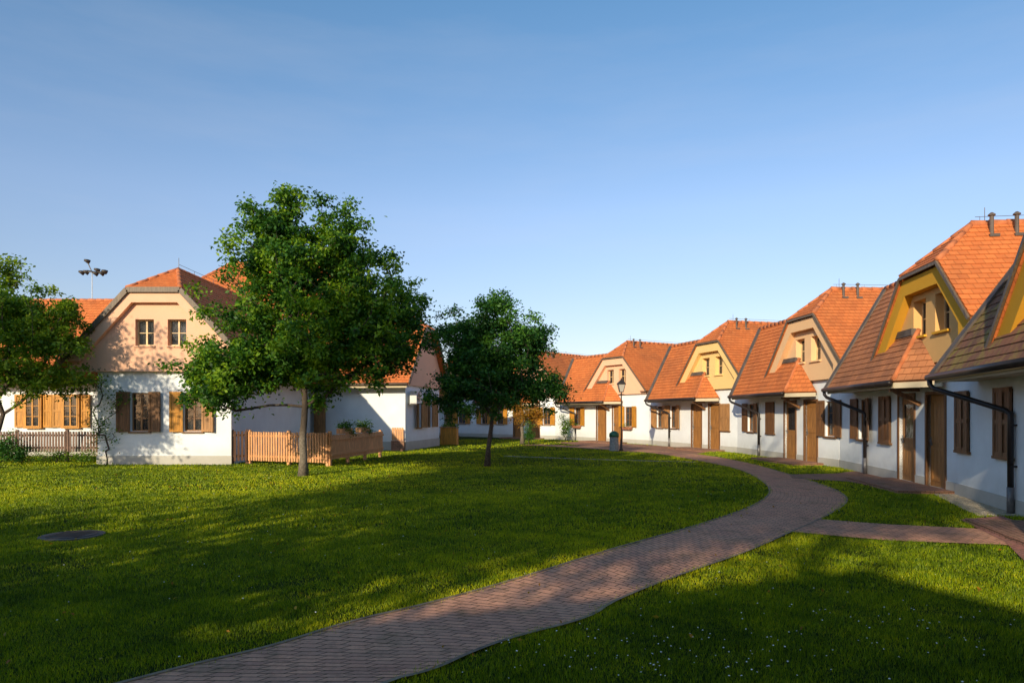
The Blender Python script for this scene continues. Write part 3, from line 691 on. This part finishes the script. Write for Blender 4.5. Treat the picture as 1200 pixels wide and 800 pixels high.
# ================================================================= FENCES AND SMALL STRUCTURES
def fence(name, label, A, B, h, mat, n_post, z0=.12, pitch=.105, pw=.07, rails_front=False, gap_post=True, top=None, group='picket fences of the left cottages'):
    A, B = Vector((*A, 0)), Vector((*B, 0)); L = (B - A).length; T = thing(name, label, 'fence', A, math.atan2(B.y - A.y, B.x - A.x), group)
    m = MB(); n = int(L / pitch)
    for i in range(n):
        x = (i + .5) * L / n; hh = h + random.uniform(-.012, .012); z = z0 + random.uniform(-.008, .008); t = random.uniform(-.004, .004)
        m.hexa([(x - pw/2, -.03, z), (x + pw/2, -.03, z), (x + pw/2, -.008, z), (x - pw/2, -.008, z), (x - pw/2 + t, -.03, hh), (x + pw/2 + t, -.03, hh - .01), (x + pw/2 + t, -.008, hh - .01), (x - pw/2 + t, -.008, hh)])
    m.build('pickets', M[mat], T)
    y0, y1 = (-.075, -.031) if rails_front else (-.007, .035)
    for z in (z0 + .12, h - .17):
        q = MB(); q.box((0, y0, z), (L, y1, z + .07)); q.build('rail', M[mat], T)
    for i in range(n_post):
        x = L * i / (n_post - 1); q = MB(); q.box((x - .05, .036, 0), (x + .05, .13, h + .03)); q.hexa([(x - .05, .036, h+.03), (x + .05, .036, h+.03), (x + .05, .13, h+.03), (x - .05, .13, h+.03), (x - .03, .06, h+.06), (x + .03, .06, h+.06), (x + .03, .11, h+.06), (x - .03, .11, h+.06)])
        q.build('post', M[mat], T)
    return T
fence('picket_fence', 'dull brown picket fence below the two yellow shuttered windows', (-19.6, 24.5), (-14.1, 24.3), 1.08, 'picket_dull', 4, .35)
fence('picket_fence', 'orange picket fence facing the lawn behind the large tree', (-9.0, 23.3), (-5.95, 22.1), 1.10, 'picket', 3)
fence('picket_fence', 'short picket fence piece touching the salmon cottage corner', (-9.42, 23.05), (-9.02, 23.28), 1.12, 'picket_dull', 2)
fence('board_fence', 'close boarded fence running back from the picket corner with planters on top', (-5.9, 22.15), (-5.12, 26.9), 1.02, 'picket', 4, .22, .10, .096, True)
for i, (x, y, lb) in enumerate(((-5.78, 23.6, 'planter box with trailing plant on the boarded fence, nearer the corner'), (-5.5, 25.2, 'planter box with trailing plant on the boarded fence, farther from the corner'))):
    T = thing('planter_box', lb, 'planter', (x, y, 1.03), math.atan2(4.75, .78), 'planters on the boarded fence')
    b = MB(); b.box((-.45, -.11, 0), (.45, .11, .18)); b.build('box', M['picket'], T)
    leaf_clump('foliage', [(-.2, 0, .25), (.15, -.05, .3), (.25, -.14, .05), (-.1, .0, .2)], .2, 160, .07, M['leaf_a'], T)
T = thing('garden_gate', 'small orange gate at the corner of the shaded end wall', 'gate', (-5.52, 31.4, 0), R(-11))
g = MB()
for i in range(5): g.box((i * .115, -.02, .5), (i * .115 + .095, .0, 1.08))
g.build('pickets', M['picket'], T); g = MB(); g.box((0, .001, .6), (.57, .04, .67)); g.box((0, .001, .93), (.57, .04, 1.0)); g.build('rail', M['picket'], T)
g = MB(); g.box((-.02, -.06, 0), (.6, .06, .48)); g.build('base', M['step'], T)
T = thing('garden_counter', 'ochre boarded box topped with plants beside the end wall', 'planter', (-3.95, 37.6, 0), R(-8))
g = MB()
for i in range(7): g.box((i * .13, -.02, .04), (i * .13 + .124, .02, .95))
g.box((0, .021, 0), (.91, .5, .9)); g.build('box', M['amber'], T); g = MB(); g.box((-.04, -.06, .951), (.95, .54, 1.0)); g.build('top', M['tan'], T)
leaf_clump('foliage', [(.25, .2, 1.06), (.6, .2, 1.1), (.8, .15, 1.05)], .22, 120, .08, M['leaf_a'], T)

# street lamp
T = thing('street_lamp', 'slim dark street lamp with lantern beside the litter bin', 'street lamp', (5.06, 31.6, 0))
m = MB(); m.lathe((0, 0, 0), [(.10, 0), (.10, .06), (.06, .1), (.05, .5), (.038, .56), (.03, .62), (.027, 2.55), (.04, 2.58), (.04, 2.64), (.025, 2.70)], 12); m.build('pole', M['iron'], T, smooth=True)
m = MB(); m.bar((-.14, 0, 2.62), (.14, 0, 2.62), .02, .02); m.build('crossbar', M['iron'], T)
m = MB()
b, t, z0, z1 = .08, .16, 2.72, 3.08
for sx in (-1, 1):
    for sy in (-1, 1): m.bar((sx*b, sy*b, z0), (sx*t, sy*t, z1), .022, .022)
for z, q in ((z0, b), (z1, t)):
    for s in (-1, 1): m.bar((-q - .012, s*q, z), (q + .012, s*q, z), .024, .024); m.bar((s*q, -q + .012, z), (s*q, q - .012, z), .024, .024)
m.lathe((0, 0, z1 + .012), [(.28, 0), (.26, .03), (.16, .11), (.07, .17), (.04, .19), (.04, .23), (.01, .28)], 4); 
lf = m.build('lantern_frame', M['iron'], T)
m = MB()
for q in range(4):
    a = q * math.pi / 2; ca, sa = math.cos(a), math.sin(a); rr = lambda x, y, z: (x*ca - y*sa, x*sa + y*ca, z)
    m.face([rr(-b + .012, -b, z0 + .015), rr(b - .012, -b, z0 + .015), rr(t - .014, -t, z1 - .015), rr(-t + .014, -t, z1 - .015)])
m.build('lantern_glass', M['lampglass'], T)
# litter bin
T = thing('litter_bin', 'grey concrete litter bin with green lid beside the lamp', 'litter bin', (4.68, 31.3, 0), R(20))
m = MB(); m.lathe((0, 0, 0), [(.20, 0), (.22, .04), (.21, .08), (.20, .62), (.22, .66)], 8); m.build('body', M['concrete'], T)
m = MB(); m.lathe((0, 0, .662), [(.22, 0), (.235, .03), (.22, .16), (.12, .24), (.03, .27)], 12); m.build('lid', M['green'], T, smooth=True)
# floodlight mast
T = thing('floodlight_mast', 'thin pale mast with a cluster of dark floodlights above the trees', 'floodlight mast', (-24.6, 40, 0))
m = MB(); m.tube([(0, 0, 0), (0, 0, 10.05)], [.05, .02], 8); m.build('pole', M['acwhite'], T, True)
m = MB(); m.bar((-.7, 0, 10.05), (.75, 0, 9.98), .05, .05); m.bar((0, -.5, 10.0), (0, .5, 10.1), .05, .05); m.bar((-.05, 0, 10.1), (-.28, 0, 10.62), .04, .04); m.build('crossarm', M['iron'], T)
for x, y, z in ((-.62, 0, 10.0), (-.36, 0, 10.02), (.25, -.1, 9.92), (.55, 0, 9.95), (.1, .3, 10.2), (-.3, 0, 10.66), (.72, 0, 10.05)):
    m = MB(); m.tube([(x - .12, y - .1, z + .04), (x, y, z), (x + .08, y + .1, z - .05)], [.05, .11, .14], 8); m.build('floodlight', M['iron'], T, True)
# manhole
T = thing('manhole_cover', 'round dark manhole cover set in the lawn at left', 'manhole cover', (-6.12, 9.5, 0))
m = MB(); m.lathe((0, 0, 0), [(.40, 0), (.40, .022), (.33, .026)], 28); m.build('rim', M['lead'], T)
m = MB(); m.lathe((0, 0, .0265), [(.32, 0), (.32, .006), (.3, .008)], 28)
for i in range(-3, 4): m.box((-.22, i * .07 - .012, .0346), (.22, i * .07 + .012, .040))
m.build('cover', M['iron'], T)

# ================================================================= GROUND AND PATHS
def flat(name, polys, z, mat, kind='structure', uvf=None):
    m = MB()
    for p in polys: m.face([(x, y, z) for x, y in p], [uvf(x, y) if uvf else (x, y) for x, y in p])
    return tag(m.build(name, M[mat] if isinstance(mat, str) else mat, None), kind=kind)
gm, nt, b, o_ = new_mat('lawn_soil')
p = wpos(nt); n1 = noise(nt, p, .35, 6, .6); n2 = noise(nt, p, 9, 6, .7); n3 = noise(nt, p, 90, 3, .7)
c = ramp(nt, n2, [(.3, (.01, .025, .002)), (.55, (.035, .06, .003)), (.75, (.12, .12, .015))])
c = mixc(nt, ramp(nt, n1, [(.4, 0.), (.7, .5)]), c, (.09, .13, .01))
c = mixc(nt, ramp(nt, n3, [(.35, .6), (.6, 0.)]), c, (.03, .05, .008))
nt.links.new(c, b.inputs['Base Color']); b.inputs['Roughness'].default_value = .95; b.inputs['Specular IOR Level'].default_value = .1
bump(nt, b, n3, 1., .06)
M['lawn'] = gm
m = MB(); S_ = 500
m.face([(-S_, -S_, 0), (S_, -S_, 0), (S_, S_, 0), (-S_, S_, 0)]); tag(m.build('ground', gm), kind='structure')

PL = [(-7.2,.2),(-3.9,2.75),(-2.40,4.32),(-2.13,4.61),(-1.73,4.95),(-1.32,5.55),(-.76,6.04),(0,6.90),(1.35,8.66),(2.48,9.93),(3.51,11.24),(4.33,12.36),(5.46,14.32),(6.22,16.59),(7.06,20.92),(6.80,24.73),(6.28,29.57),(4.15,33.2),(.5,37.5)]
PR = [(-4.6,-1.6),(-2.0,2.55),(-.84,4.32),(-.54,4.5),(-.30,4.86),(0,5.19),(.64,5.67),(.89,6.18),(1.82,7.27),(2.89,8.40),(4.03,9.86),(4.94,10.97),(6.54,13.20),(7.22,15.11),(7.62,17.66),(8.21,23.45),(7.96,28.94),(5.8,33.4),(1.5,38.2)]
def resample(P, n):
    P = np.array(P); 
    for _ in range(2):   # Chaikin smoothing
        Q = [P[0]]
        for a, b in zip(P[:-1], P[1:]): Q += [a*.75 + b*.25, a*.25 + b*.75]
        P = np.array(Q + [P[-1]])
    return P
PLs, PRs = resample(PL, 0), resample(PR, 0)
m = MB(); sacc = 0
for i in range(len(PLs) - 1):
    a, b_, c_, d_ = PLs[i], PRs[i], PRs[i+1], PLs[i+1]; ds = np.linalg.norm((c_ + d_ - a - b_) / 2); w0 = np.linalg.norm(a - b_); w1 = np.linalg.norm(c_ - d_)
    m.face([(*a, .012), (*b_, .012), (*c_, .012), (*d_, .012)], [(0, sacc), (w0, sacc), (w1, sacc + ds), (0, sacc + ds)]); sacc += ds
tag(m.build('path', M['path']), kind='structure')
for nm, E_a, sg in (('path_edging', PLs, -1), ('path_edging', PRs, 1)):
    m = MB(); n_ = len(E_a)
    tn = [E_a[min(i+1, n_-1)] - E_a[max(i-1, 0)] for i in range(n_)]; nv = [np.array([t[1], -t[0]]) / np.linalg.norm(t) * sg for t in tn]
    for i in range(n_ - 1):
        a, b_ = E_a[i], E_a[i+1]; c_, d_ = b_ + nv[i+1] * .035, a + nv[i] * .035
        m.face([(*a, .020), (*b_, .020), (*c_, .020), (*d_, .020)] if sg < 0 else [(*d_, .020), (*c_, .020), (*b_, .020), (*a, .020)])
        m.face([(*a, 0), (*b_, 0), (*b_, .020), (*a, .020)])
    tag(m.build(nm, M['edging']), kind='structure')
pathpoly = [tuple(q) for q in PLs] + [tuple(q) for q in PRs[::-1]]
branch = [(4.55, 10.4), (4.94, 10.93), (4.94, 10.97), (5.5, 10.97), (6.0, 10.46), (7.16, 10.0), (6.9, 9.3), (6.27, 8.9), (5.02, 9.13), (4.6, 9.4), (4.03, 9.86)]
branch = [(4.0, 9.80), (5.02, 9.13), (6.4, 8.8), (7.05, 10.0), (5.75, 10.46), (4.9, 11.0), (4.3, 10.7)]
flat('branch_path', [branch], .016, 'path')
redp = [(7.16, 10.9), (6.5, 9.0), (5.86, 7.8), (4.6, 5.0), (3.6, 2.6), (5.2, 2.2), (6.6, 6.2), (8.1, 11.3)]
flat('patio', [redp], .020, 'redpave')
porchp = [(7.35, 17.9), (8.4, 17.1), (8.45, 15.9), (8.85, 14.75), (9.35, 14.65), (10.1, 16.6), (10.5, 19.2), (10.1, 20.2), (9.2, 19.4), (7.75, 19.1)]
flat('porch_pavement', [porchp], .0125 + .004, 'step')
cross = [(-.34, 27.4), (3.0, 25.4), (6.5, 24.0), (6.6, 24.25), (3.0, 25.75), (-.3, 27.8)]
flat('cross_path', [cross], .008, 'pale')
lampp = [(4.3, 33.0), (5.0, 31.0), (6.2, 29.6), (7.9, 28.9), (9.3, 31.5), (8.6, 35.0), (7.4, 37.4), (4.8, 42.2), (2.6, 41.0)]
flat('pavement', [lampp], .010, 'step')
gravelp = [(8.1, 11.35), (8.95, 11.3), (9.3, 12.9), (10.02, 15.4), (9.3, 14.6), (8.95, 14.5), (8.6, 13.6), (8.1, 12.3), (7.75, 11.3)]
flat('gravel_bed', [gravelp], .012, 'stone')
# gravel pebbles
def inpoly(x, y, P):
    r = np.zeros(len(x), bool); j = len(P) - 1
    for i in range(len(P)):
        xi, yi = P[i]; xj, yj = P[j]
        if yi != yj: r ^= ((yi > y) != (yj > y)) & (x < (xj - xi) * (y - yi) / (yj - yi) + xi)
        j = i
    return r
n = 22000; x = rng.uniform(7.2, 10.1, n); y = rng.uniform(11, 15.6, n); ok = inpoly(x, y, gravelp); x, y = x[ok], y[ok]
oct_ = np.array([(1,0,0),(0,1,0),(-1,0,0),(0,-1,0),(0,0,.7)]); V = []; F = []
for i in range(len(x)):
    s_ = random.uniform(.012, .03); a = random.uniform(0, 6.28); ca, sa = math.cos(a), math.sin(a); b0_ = 5 * i
    for q in oct_: V.append((x[i] + s_*(q[0]*ca - q[1]*sa*.75), y[i] + s_*(q[0]*sa + q[1]*ca*.75), .008 + s_*q[2]))
    F += [(b0_, b0_+1, b0_+4), (b0_+1, b0_+2, b0_+4), (b0_+2, b0_+3, b0_+4), (b0_+3, b0_, b0_+4)]
me = bpy.data.meshes.new('gravel'); me.from_pydata(V, [], F); me.materials.append(M['stone']); go = bpy.data.objects.new('gravel', me); C.objects.link(go); tag(go, 'loose pale gravel along the foot of the right wall', 'gravel', kind='stuff')

# ================================================================= GRASS
paved = [pathpoly, branch, redp, porchp, cross, lampp, gravelp]
foot = [[(-14, 23), (-9.45, 23), (-9.45, 32), (-14, 32)], [(-28, 27.7), (-14, 27.7), (-14, 34), (-28, 34)], [(-4.94, 31.6), (-3.9, 36.8), (-12.9, 38.5), (-14, 33.3)]]
def edge(O, a, L): a = R(a); return [(O[0], O[1]), (O[0] + L*math.sin(a), O[1] - L*math.cos(a)), (O[0] + L*math.sin(a) + 8*math.cos(a), O[1] - L*math.cos(a) + 8*math.sin(a)), (O[0] + 8*math.cos(a), O[1] + 8*math.sin(a))]
for O, a, L in (((9.35, 14.4), -16, 8.3), ((10.41, 21.7), -8.2, 7.42), ((9.9, 30.0), 3.5, 8.3), ((7.61, 37.98), 16, 8.3), ((2.88, 45.87), 31, 9.2), ((-3.19, 51.5), 47, 8.3)): foot.append(edge(O, a, L))
def wav(x, y, f, s): return (np.sin(x*f + s + 1.7*np.sin(y*f*.6 + s*2)) * np.sin(y*f*1.1 + 2.1*s + 1.3*np.sin(x*f*.7 - s)) + 1) / 2
VX, VY, VZ, TT = [], [], [], []
pathpts = [q for P_ in (PLs, PRs) for a_, b_ in zip(P_[:-1], P_[1:]) for q in (a_, a_*.67 + b_*.33, a_*.33 + b_*.67)]
def sow(x0, x1, y0, y1, dens, hgt, wid, fan=True):
    n = int((x1 - x0) * (y1 - y0) * dens); x = rng.uniform(x0, x1, n); y = rng.uniform(y0, y1, n)
    ok = (np.abs(x) < y * .80 + 2.0) if fan else np.ones(n, bool)
    x, y = x[ok], y[ok]; bad = np.zeros(len(x), bool)
    jx, jy = x + rng.normal(0, .045, len(x)), y + rng.normal(0, .045, len(x))
    for P in paved: bad |= inpoly(jx, jy, P)
    for P in foot: bad |= inpoly(x, y, P)
    bad |= (x + 6.12)**2 + (y - 9.5)**2 < .39**2
    x, y = x[~bad], y[~bad]; n = len(x)
    dp_ = np.full(n, 9.)
    for q in pathpts: dp_ = np.minimum(dp_, (x - q[0])**2 + (y - q[1])**2)
    edge_ = np.exp(-np.sqrt(dp_) / .22); keep = rng.random(n) > edge_ * .75 * wav(x, y, 2.7, 5.) - .0
    keep &= rng.random(n) > np.clip(wav(x, y, 1.3, 7.) * wav(x, y, 5., 1.) * 1.6 - .75, 0, .55)
    x, y, edge_ = x[keep], y[keep], edge_[keep]; n = len(x)
    t1 = wav(x, y, .55, 9.) * .25 + wav(x, y, 1.9, 1.) * .2 + wav(x, y, 5.1, 4.) * .2 + wav(x, y, 13., 2.) * .15 + edge_ * .3
    h = hgt * (.55 + .5 * wav(x, y, 4.3, 3.)) * rng.uniform(.6, 1.35, n); a = rng.uniform(0, 2*np.pi, n); l = rng.uniform(0, 2*np.pi, n); lean = h * rng.uniform(.05, .65, n)
    w = wid * rng.uniform(.7, 1.3, n) / 2
    X = np.stack([x - w*np.cos(a), x + w*np.cos(a), x + lean*np.cos(l)], 1); Y = np.stack([y - w*np.sin(a), y + w*np.sin(a), y + lean*np.sin(l)], 1)
    Z = np.stack([np.zeros(n), np.zeros(n), h], 1); VX.append(X); VY.append(Y); VZ.append(Z)
    TT.append(np.clip(t1 + rng.normal(.06, .17, n), 0, 1))
sow(-7, 7, 2.6, 6.5, 9500, .034, .005); sow(-9, 9, 6.5, 10, 4700, .037, .0075); sow(-12, 11, 10, 15, 1700, .048, .013); sow(-16, 12, 15, 22, 700, .045, .02); sow(-22, 12, 22, 32, 260, .05, .03); sow(-8, 10, 32, 46, 80, .05, .045)
X = np.concatenate(VX); Y = np.concatenate(VY); Z = np.concatenate(VZ); T_ = np.concatenate(TT); n = len(X)
co = np.stack([X, Y, Z], 2).astype(np.float32).reshape(-1)
me = bpy.data.meshes.new('grass'); me.vertices.add(3*n); me.vertices.foreach_set('co', co); me.loops.add(3*n); me.loops.foreach_set('vertex_index', np.arange(3*n, dtype=np.int32))
me.polygons.add(n); me.polygons.foreach_set('loop_start', np.arange(0, 3*n, 3, dtype=np.int32)); me.update(calc_edges=True)
at = me.attributes.new('tone', 'FLOAT', 'POINT'); at.data.foreach_set('value', np.repeat(T_, 3).astype(np.float32))
me.materials.append(M['blade']); go = bpy.data.objects.new('grass', me); C.objects.link(go); tag(go, 'short mown grass covering the lawn', 'grass', kind='stuff')
print('blades', n)
# clover / daisies
V = []; F = []
def flower(x, y, z, r):
    b0_ = len(V)
    for q in range(6): V.append((x + r*math.cos(q*1.047), y + r*math.sin(q*1.047), z + random.uniform(-.003, .003)))
    V.append((x, y, z + r*.7)); F.extend([(b0_+q, b0_+(q+1) % 6, b0_+6) for q in range(6)])
pts = []
for cx, cy, sx, sy, k_ in ((1.0, 4.6, .7, .35, 150), (2.3, 4.9, .9, .5, 110), (3.3, 5.4, .8, .5, 60), (-.1, 5.0, .3, .2, 25), (-3.5, 7.5, 2.2, 2, 90), (3, 7, 1.5, 1, 40), (5.5, 14, .8, 2, 40), (0, 14, 4, 4, 70)):
    pts += [(random.gauss(cx, sx), random.gauss(cy, sy)) for _ in range(int(k_ * .6))]
px = np.array([p[0] for p in pts]); py = np.array([p[1] for p in pts]); bad = np.zeros(len(px), bool)
for P in paved + foot: bad |= inpoly(px, py, P)
for x_, y_ in zip(px[~bad], py[~bad]): flower(x_, y_, random.uniform(.045, .07), random.uniform(.0045, .008) * (1 + .05 * max(0, y_ - 5)))
me = bpy.data.meshes.new('daisies'); me.from_pydata(V, [], F); me.materials.append(M['petal']); go = bpy.data.objects.new('daisies', me); C.objects.link(go); tag(go, 'tiny white flowers scattered in the lawn', 'flowers', kind='stuff')

fx = np.concatenate([rng.uniform(-7, 7, 260), rng.normal(-5.7, 2.5, 160)]); fy = np.concatenate([rng.uniform(3.5, 16, 260), rng.normal(17.5, 2.0, 160)])
fo = leaf_mesh('fallen_leaves', np.stack([fx, fy, rng.uniform(.03, .05, 420)], 1), .045, M['leaf_gold']); tag(fo, 'few small fallen leaves scattered over lawn and path', 'fallen leaves', kind='stuff')
# ================================================================= TREES
make_tree('lawn_tree', 'large green lawn tree with pale trunk before the picket fence', (-5.72, 18.7, 0), [(0,0,0),(.01,0,.5),(-.02,0,1.0),(.02,0,1.45),(.05,0,1.9),(.02,.03,2.5)], .115,
    [(-.1,0,3.3,2.3,2.0,1.2,3),(-1.85,-.2,3.0,1.3,1.3,.85,1.5),(-2.4,0,2.5,.85,.9,.75,.7),(-.4,0,5.0,1.8,1.8,1.3,2.8),(-.9,0,6.4,.9,1.0,1.15,1.2),(.95,0,6.2,.95,1.0,1.15,1.3),(1.5,.1,4.7,1.5,1.5,1.3,2.3),(2.2,.1,3.6,1.1,1.3,.95,1.3),(2.7,0,4.7,.8,.6,.35,.35),(-.45,0,7.4,.35,.4,.6,.3)],
    860, 118, .112, 'leaf_a', 'bark_pale', 'lawn trees', .135, .26, shell=.4, seed=3)
make_tree('lawn_tree', 'smaller dark lawn tree with thin leaning trunk', (-.80, 22.0, 0), [(0,0,0),(.04,0,.6),(.12,0,1.2),(.16,0,1.6)], .085,
    [(.2,0,2.6,1.6,1.5,.9,2.4),(-.5,0,3.5,1.2,1.2,.9,1.5),(.9,0,3.5,1.2,1.2,.9,1.5),(.1,0,4.5,.9,.9,.8,1),(1.6,0,2.5,.8,.8,.6,.8),(-1.1,0,2.3,.8,.8,.7,.8),(1.5,0,4.1,.5,.5,.5,.4),(.15,0,5.2,.5,.5,.5,.35),(-.8,0,4.2,.9,.9,.7,.9),(1.2,0,4.2,.9,.9,.7,.9)],
    660, 90, .10, 'leaf_b', 'bark', 'lawn trees', .125, .26, shell=.4, seed=5)
make_tree('garden_tree', 'leafy bright green tree at the left edge behind the fence', (-17.0, 22.0, 0), [(0,0,0),(.15,0,.6),(.45,0,1.2),(.6,0,1.7)], .10,
    [(-.4,0,5.0,2.0,1.5,1.3,2.6),(1.1,-.2,4.6,1.6,1.3,1.0,1.9),(2.5,-.3,4.0,1.2,1.0,.6,.9),(-1.6,0,4.0,1.4,1.3,1.3,1.2),(.3,0,3.2,1.9,1.2,.9,1.6),(-.2,0,6.1,1.3,1.1,.8,1.0),(2.2,-.3,2.9,1.3,1,.5,1.0),(2.9,-.4,5.0,.5,.4,.3,.25)],
    600, 80, .115, 'leaf_c', 'bark', None, .13, .28, shell=.4, cat='tree', seed=8)
make_tree('garden_tree', 'young tree with pale trunk and golden leaves before the far houses', (.6, 39.0, 0), [(0,0,0),(.0,0,.5),(-.05,0,1.0)], .12,
    [(0,0,1.7,.8,.7,.6,1),(.7,0,1.6,.6,.6,.5,.6),(-.4,0,2.2,.5,.5,.4,.5)], 80, 50, .10, 'leaf_gold', 'bark_pale', None, .16, .05, seed=9)
def shrub(label, base, blobs, nt_, per, size, lmat, seed, cat='shrub', group=None, spread=.12):
    return make_tree('shrub', label, base, [(0,0,0),(.01,0,.08),(.02,0,.15)], .03, blobs, nt_, per, size, lmat, 'bark', group, spread, .1, .3, cat, seed)
shrub('small dark conical shrub beside the golden leaved tree', (.93, 38.6, 0), [(0,0,.5,.2,.2,.5,1),(0,0,1.1,.12,.12,.5,.5)], 40, 40, .07, 'leaf_b', 11)
shrub('sparse climbing shrub against the cottage wall beside the brown fence', (-13.5, 22.75, 0), [(-.2,0,1.2,.55,.12,1.0,1),(.3,0,2.2,.6,.15,.7,.7),(-.3,0,2.8,.7,.2,.4,.6)], 70, 15, .08, 'leaf_a', 12)
shrub('low dark shrub at the left end of the brown fence', (-18.0, 23.8, 0), [(0,0,.5,.8,.5,.5,1),(.7,0,.35,.5,.4,.35,.6)], 60, 60, .08, 'leaf_b', 13)
shrub('low shrub under the middle of the brown fence', (-16.0, 24.0, 0), [(0,0,.2,.9,.2,.2,1),(1.0,0,.15,.6,.2,.18,.6)], 50, 50, .06, 'leaf_a', 14)
shrub('reddish shrub where the brown fence meets the cottage', (-14.3, 24.0, 0), [(0,0,.5,.25,.2,.5,1)], 30, 30, .06, 'leaf_gold', 15)
shrub('flowering shrub against the wall of the salmon pink row house', (3.4, 43.6, 0), [(0,0,.9,.45,.3,.8,1)], 60, 26, .08, 'leaf_a', 16)
# --- big trees and houses behind the viewpoint (they throw the long shadows)
def big(label, base, blobs, seed, n=150, per=42, size=.30):
    return make_tree('park_tree', label, base, [(0,0,0),(.05,0,2),(0,.05,4)], .30, blobs, n, per, size, 'leaf_a', 'bark', 'tall trees behind the viewpoint', .45, .08, cat='tree', seed=seed)
SUNAZ, SUNEL = 24.0, 19.4
def up(p, al, z=0):       # position from sun-aligned coordinates: across, along
    a = R(SUNAZ); return (p * math.cos(a) + al * math.sin(a), -p * math.sin(a) + al * math.cos(a), z)

for (p_, al, zc, r_, h_, n_, lb) in ((-11.6, -13, 5.0, 2.6, 2.7, 100, 'broad tree behind the viewpoint, farthest left'), (-7.4, -11, 5.8, 2.8, 2.9, 92, 'broad tree behind the viewpoint, second from left'), (-9.5, -7.5, 3.6, 2.4, 1.9, 52, 'low spreading tree behind the viewpoint at left'), (-5.9, -6.0, 3.0, 1.5, 1.4, 45, 'small round tree just behind the viewpoint'),
        (-7.0, -18, 13.4, 3.2, 3.7, 250, 'tall tree standing behind the second broad tree'), (-10.0, -19, 15.4, 2.0, 2.4, 110, 'tallest tree behind the viewpoint'), (-2.6, -17, 12.4, 3.0, 3.3, 300, 'tall full tree beside the hipped house'), (-.2, -21, 13.3, 2.3, 2.3, 200, 'tall tree behind the hipped house'), (-3.7, -14, 9.2, 2.0, 1.9, 150, 'smaller round tree in front of the tall full tree')):
    hw_ = .8
    big(lb, up(p_, al), [(0,0,zc,r_,r_,h_,3),(-r_*.5,0,zc-h_*.4,r_*.7,r_*.7,h_*.5,1),(r_*.5,0,zc-h_*.2,r_*.7,r_*.7,h_*.5,1)], int(100 + zc*10), n_)
make_tree('park_tree', 'slender tree just outside the left edge, in front of the salmon cottage', (-17.6, 13.6, 0), [(0,0,0),(.05,0,1.5),(0,.05,3)], .14, [(0,0,6.2,2.1,2.1,2.2,3),(.8,.3,4.4,1.4,1.4,1.0,1)], 190, 60, .15, 'leaf_a', 'bark', 'tall trees behind the viewpoint', .25, .1, seed=77)
H = thing('hipped_house', 'hipped house behind the viewpoint', 'house', up(.43, -12.3), R(-SUNAZ + 30))
w = MB(); w.box((-4.6, -4.6, 0), (4.6, 4.6, 4.2)); w.build('wall', M['white'], H)
r = MB(); q_ = [(-5, -5, 4.2), (5, -5, 4.2), (5, 5, 4.2), (-5, 5, 4.2)]
for i in range(4): roof_plane(r, [q_[i], q_[(i+1) % 4], (0, 0, 7.25)], .3)
r.build('roof', M['tile'], H)
row_house('row house beside the viewpoint, just outside the right edge', (7.0, 6.3), -29, 8.3, 'peach', 'peach', win1='open', win3='open', uend=8.3)

# ================================================================= LIGHT, SKY, CAMERA
sun = bpy.data.lights.new('sun', 'SUN'); sun.energy = 5.0; sun.angle = R(.5); sun.color = (1.0, .85, .60)
so = bpy.data.objects.new('sun', sun); C.objects.link(so)
d = Vector((math.sin(R(SUNAZ)) * math.cos(R(SUNEL)), math.cos(R(SUNAZ)) * math.cos(R(SUNEL)), -math.sin(R(SUNEL))))
so.rotation_euler = d.to_track_quat('-Z', 'Y').to_euler(); so.location = (-10, -30, 20)
w = bpy.data.worlds.new('World'); bpy.context.scene.world = w; w.use_nodes = True; nt = w.node_tree
bg = nt.nodes['Background']; sk = nt.nodes.new('ShaderNodeTexSky'); sk.sky_type = 'NISHITA'; sk.sun_disc = False
sk.sun_elevation = R(SUNEL); sk.sun_rotation = R(180 + SUNAZ); sk.altitude = 300; sk.air_density = 1.0; sk.dust_density = .6; sk.ozone_density = 1.6
tint = mixc(nt, 1., sk.outputs[0], (1.22, 1.24, 1.38), 'MULTIPLY'); tc = nt.nodes.new('ShaderNodeTexCoord'); sx = nt.nodes.new('ShaderNodeSeparateXYZ'); nt.links.new(tc.outputs['Generated'], sx.inputs[0])
grad = ramp(nt, sx.outputs[2], [(0., (.74, .62, .57)), (.10, (.82, .72, .68)), (.28, (1.0, .93, .87)), (.55, (.66, .93, .92))])
mpw = nd(nt, 'ShaderNodeMapping'); mpw.inputs['Scale'].default_value = (1.2, 1.2, 7); nt.links.new(tc.outputs['Generated'], mpw.inputs[0])
wisp = ramp(nt, noise(nt, mpw.outputs[0], 1.6, 7, .6), [(.5, 0.), (.8, .10)])
tint = mixc(nt, 1., tint, grad, 'MULTIPLY'); tint = mixc(nt, wisp, tint, (5.2, 5.0, 5.2)); nt.links.new(tint, bg.inputs[0]); bg.inputs[1].default_value = .15
cam = bpy.data.cameras.new('camera'); co_ = bpy.data.objects.new('camera', cam); C.objects.link(co_)
co_.location = (0, 0, 1.7); co_.rotation_euler = (R(90), 0, 0); cam.lens = 24; cam.sensor_width = 36; cam.shift_y = 85 / 1200; cam.clip_end = 2000
sc = bpy.context.scene; sc.camera = co_
sc.view_settings.view_transform = 'Standard'; sc.view_settings.look = 'None'; sc.view_settings.exposure = 0
sc.cycles.use_denoising = True; sc.cycles.max_bounces = 8; sc.cycles.transparent_max_bounces = 12
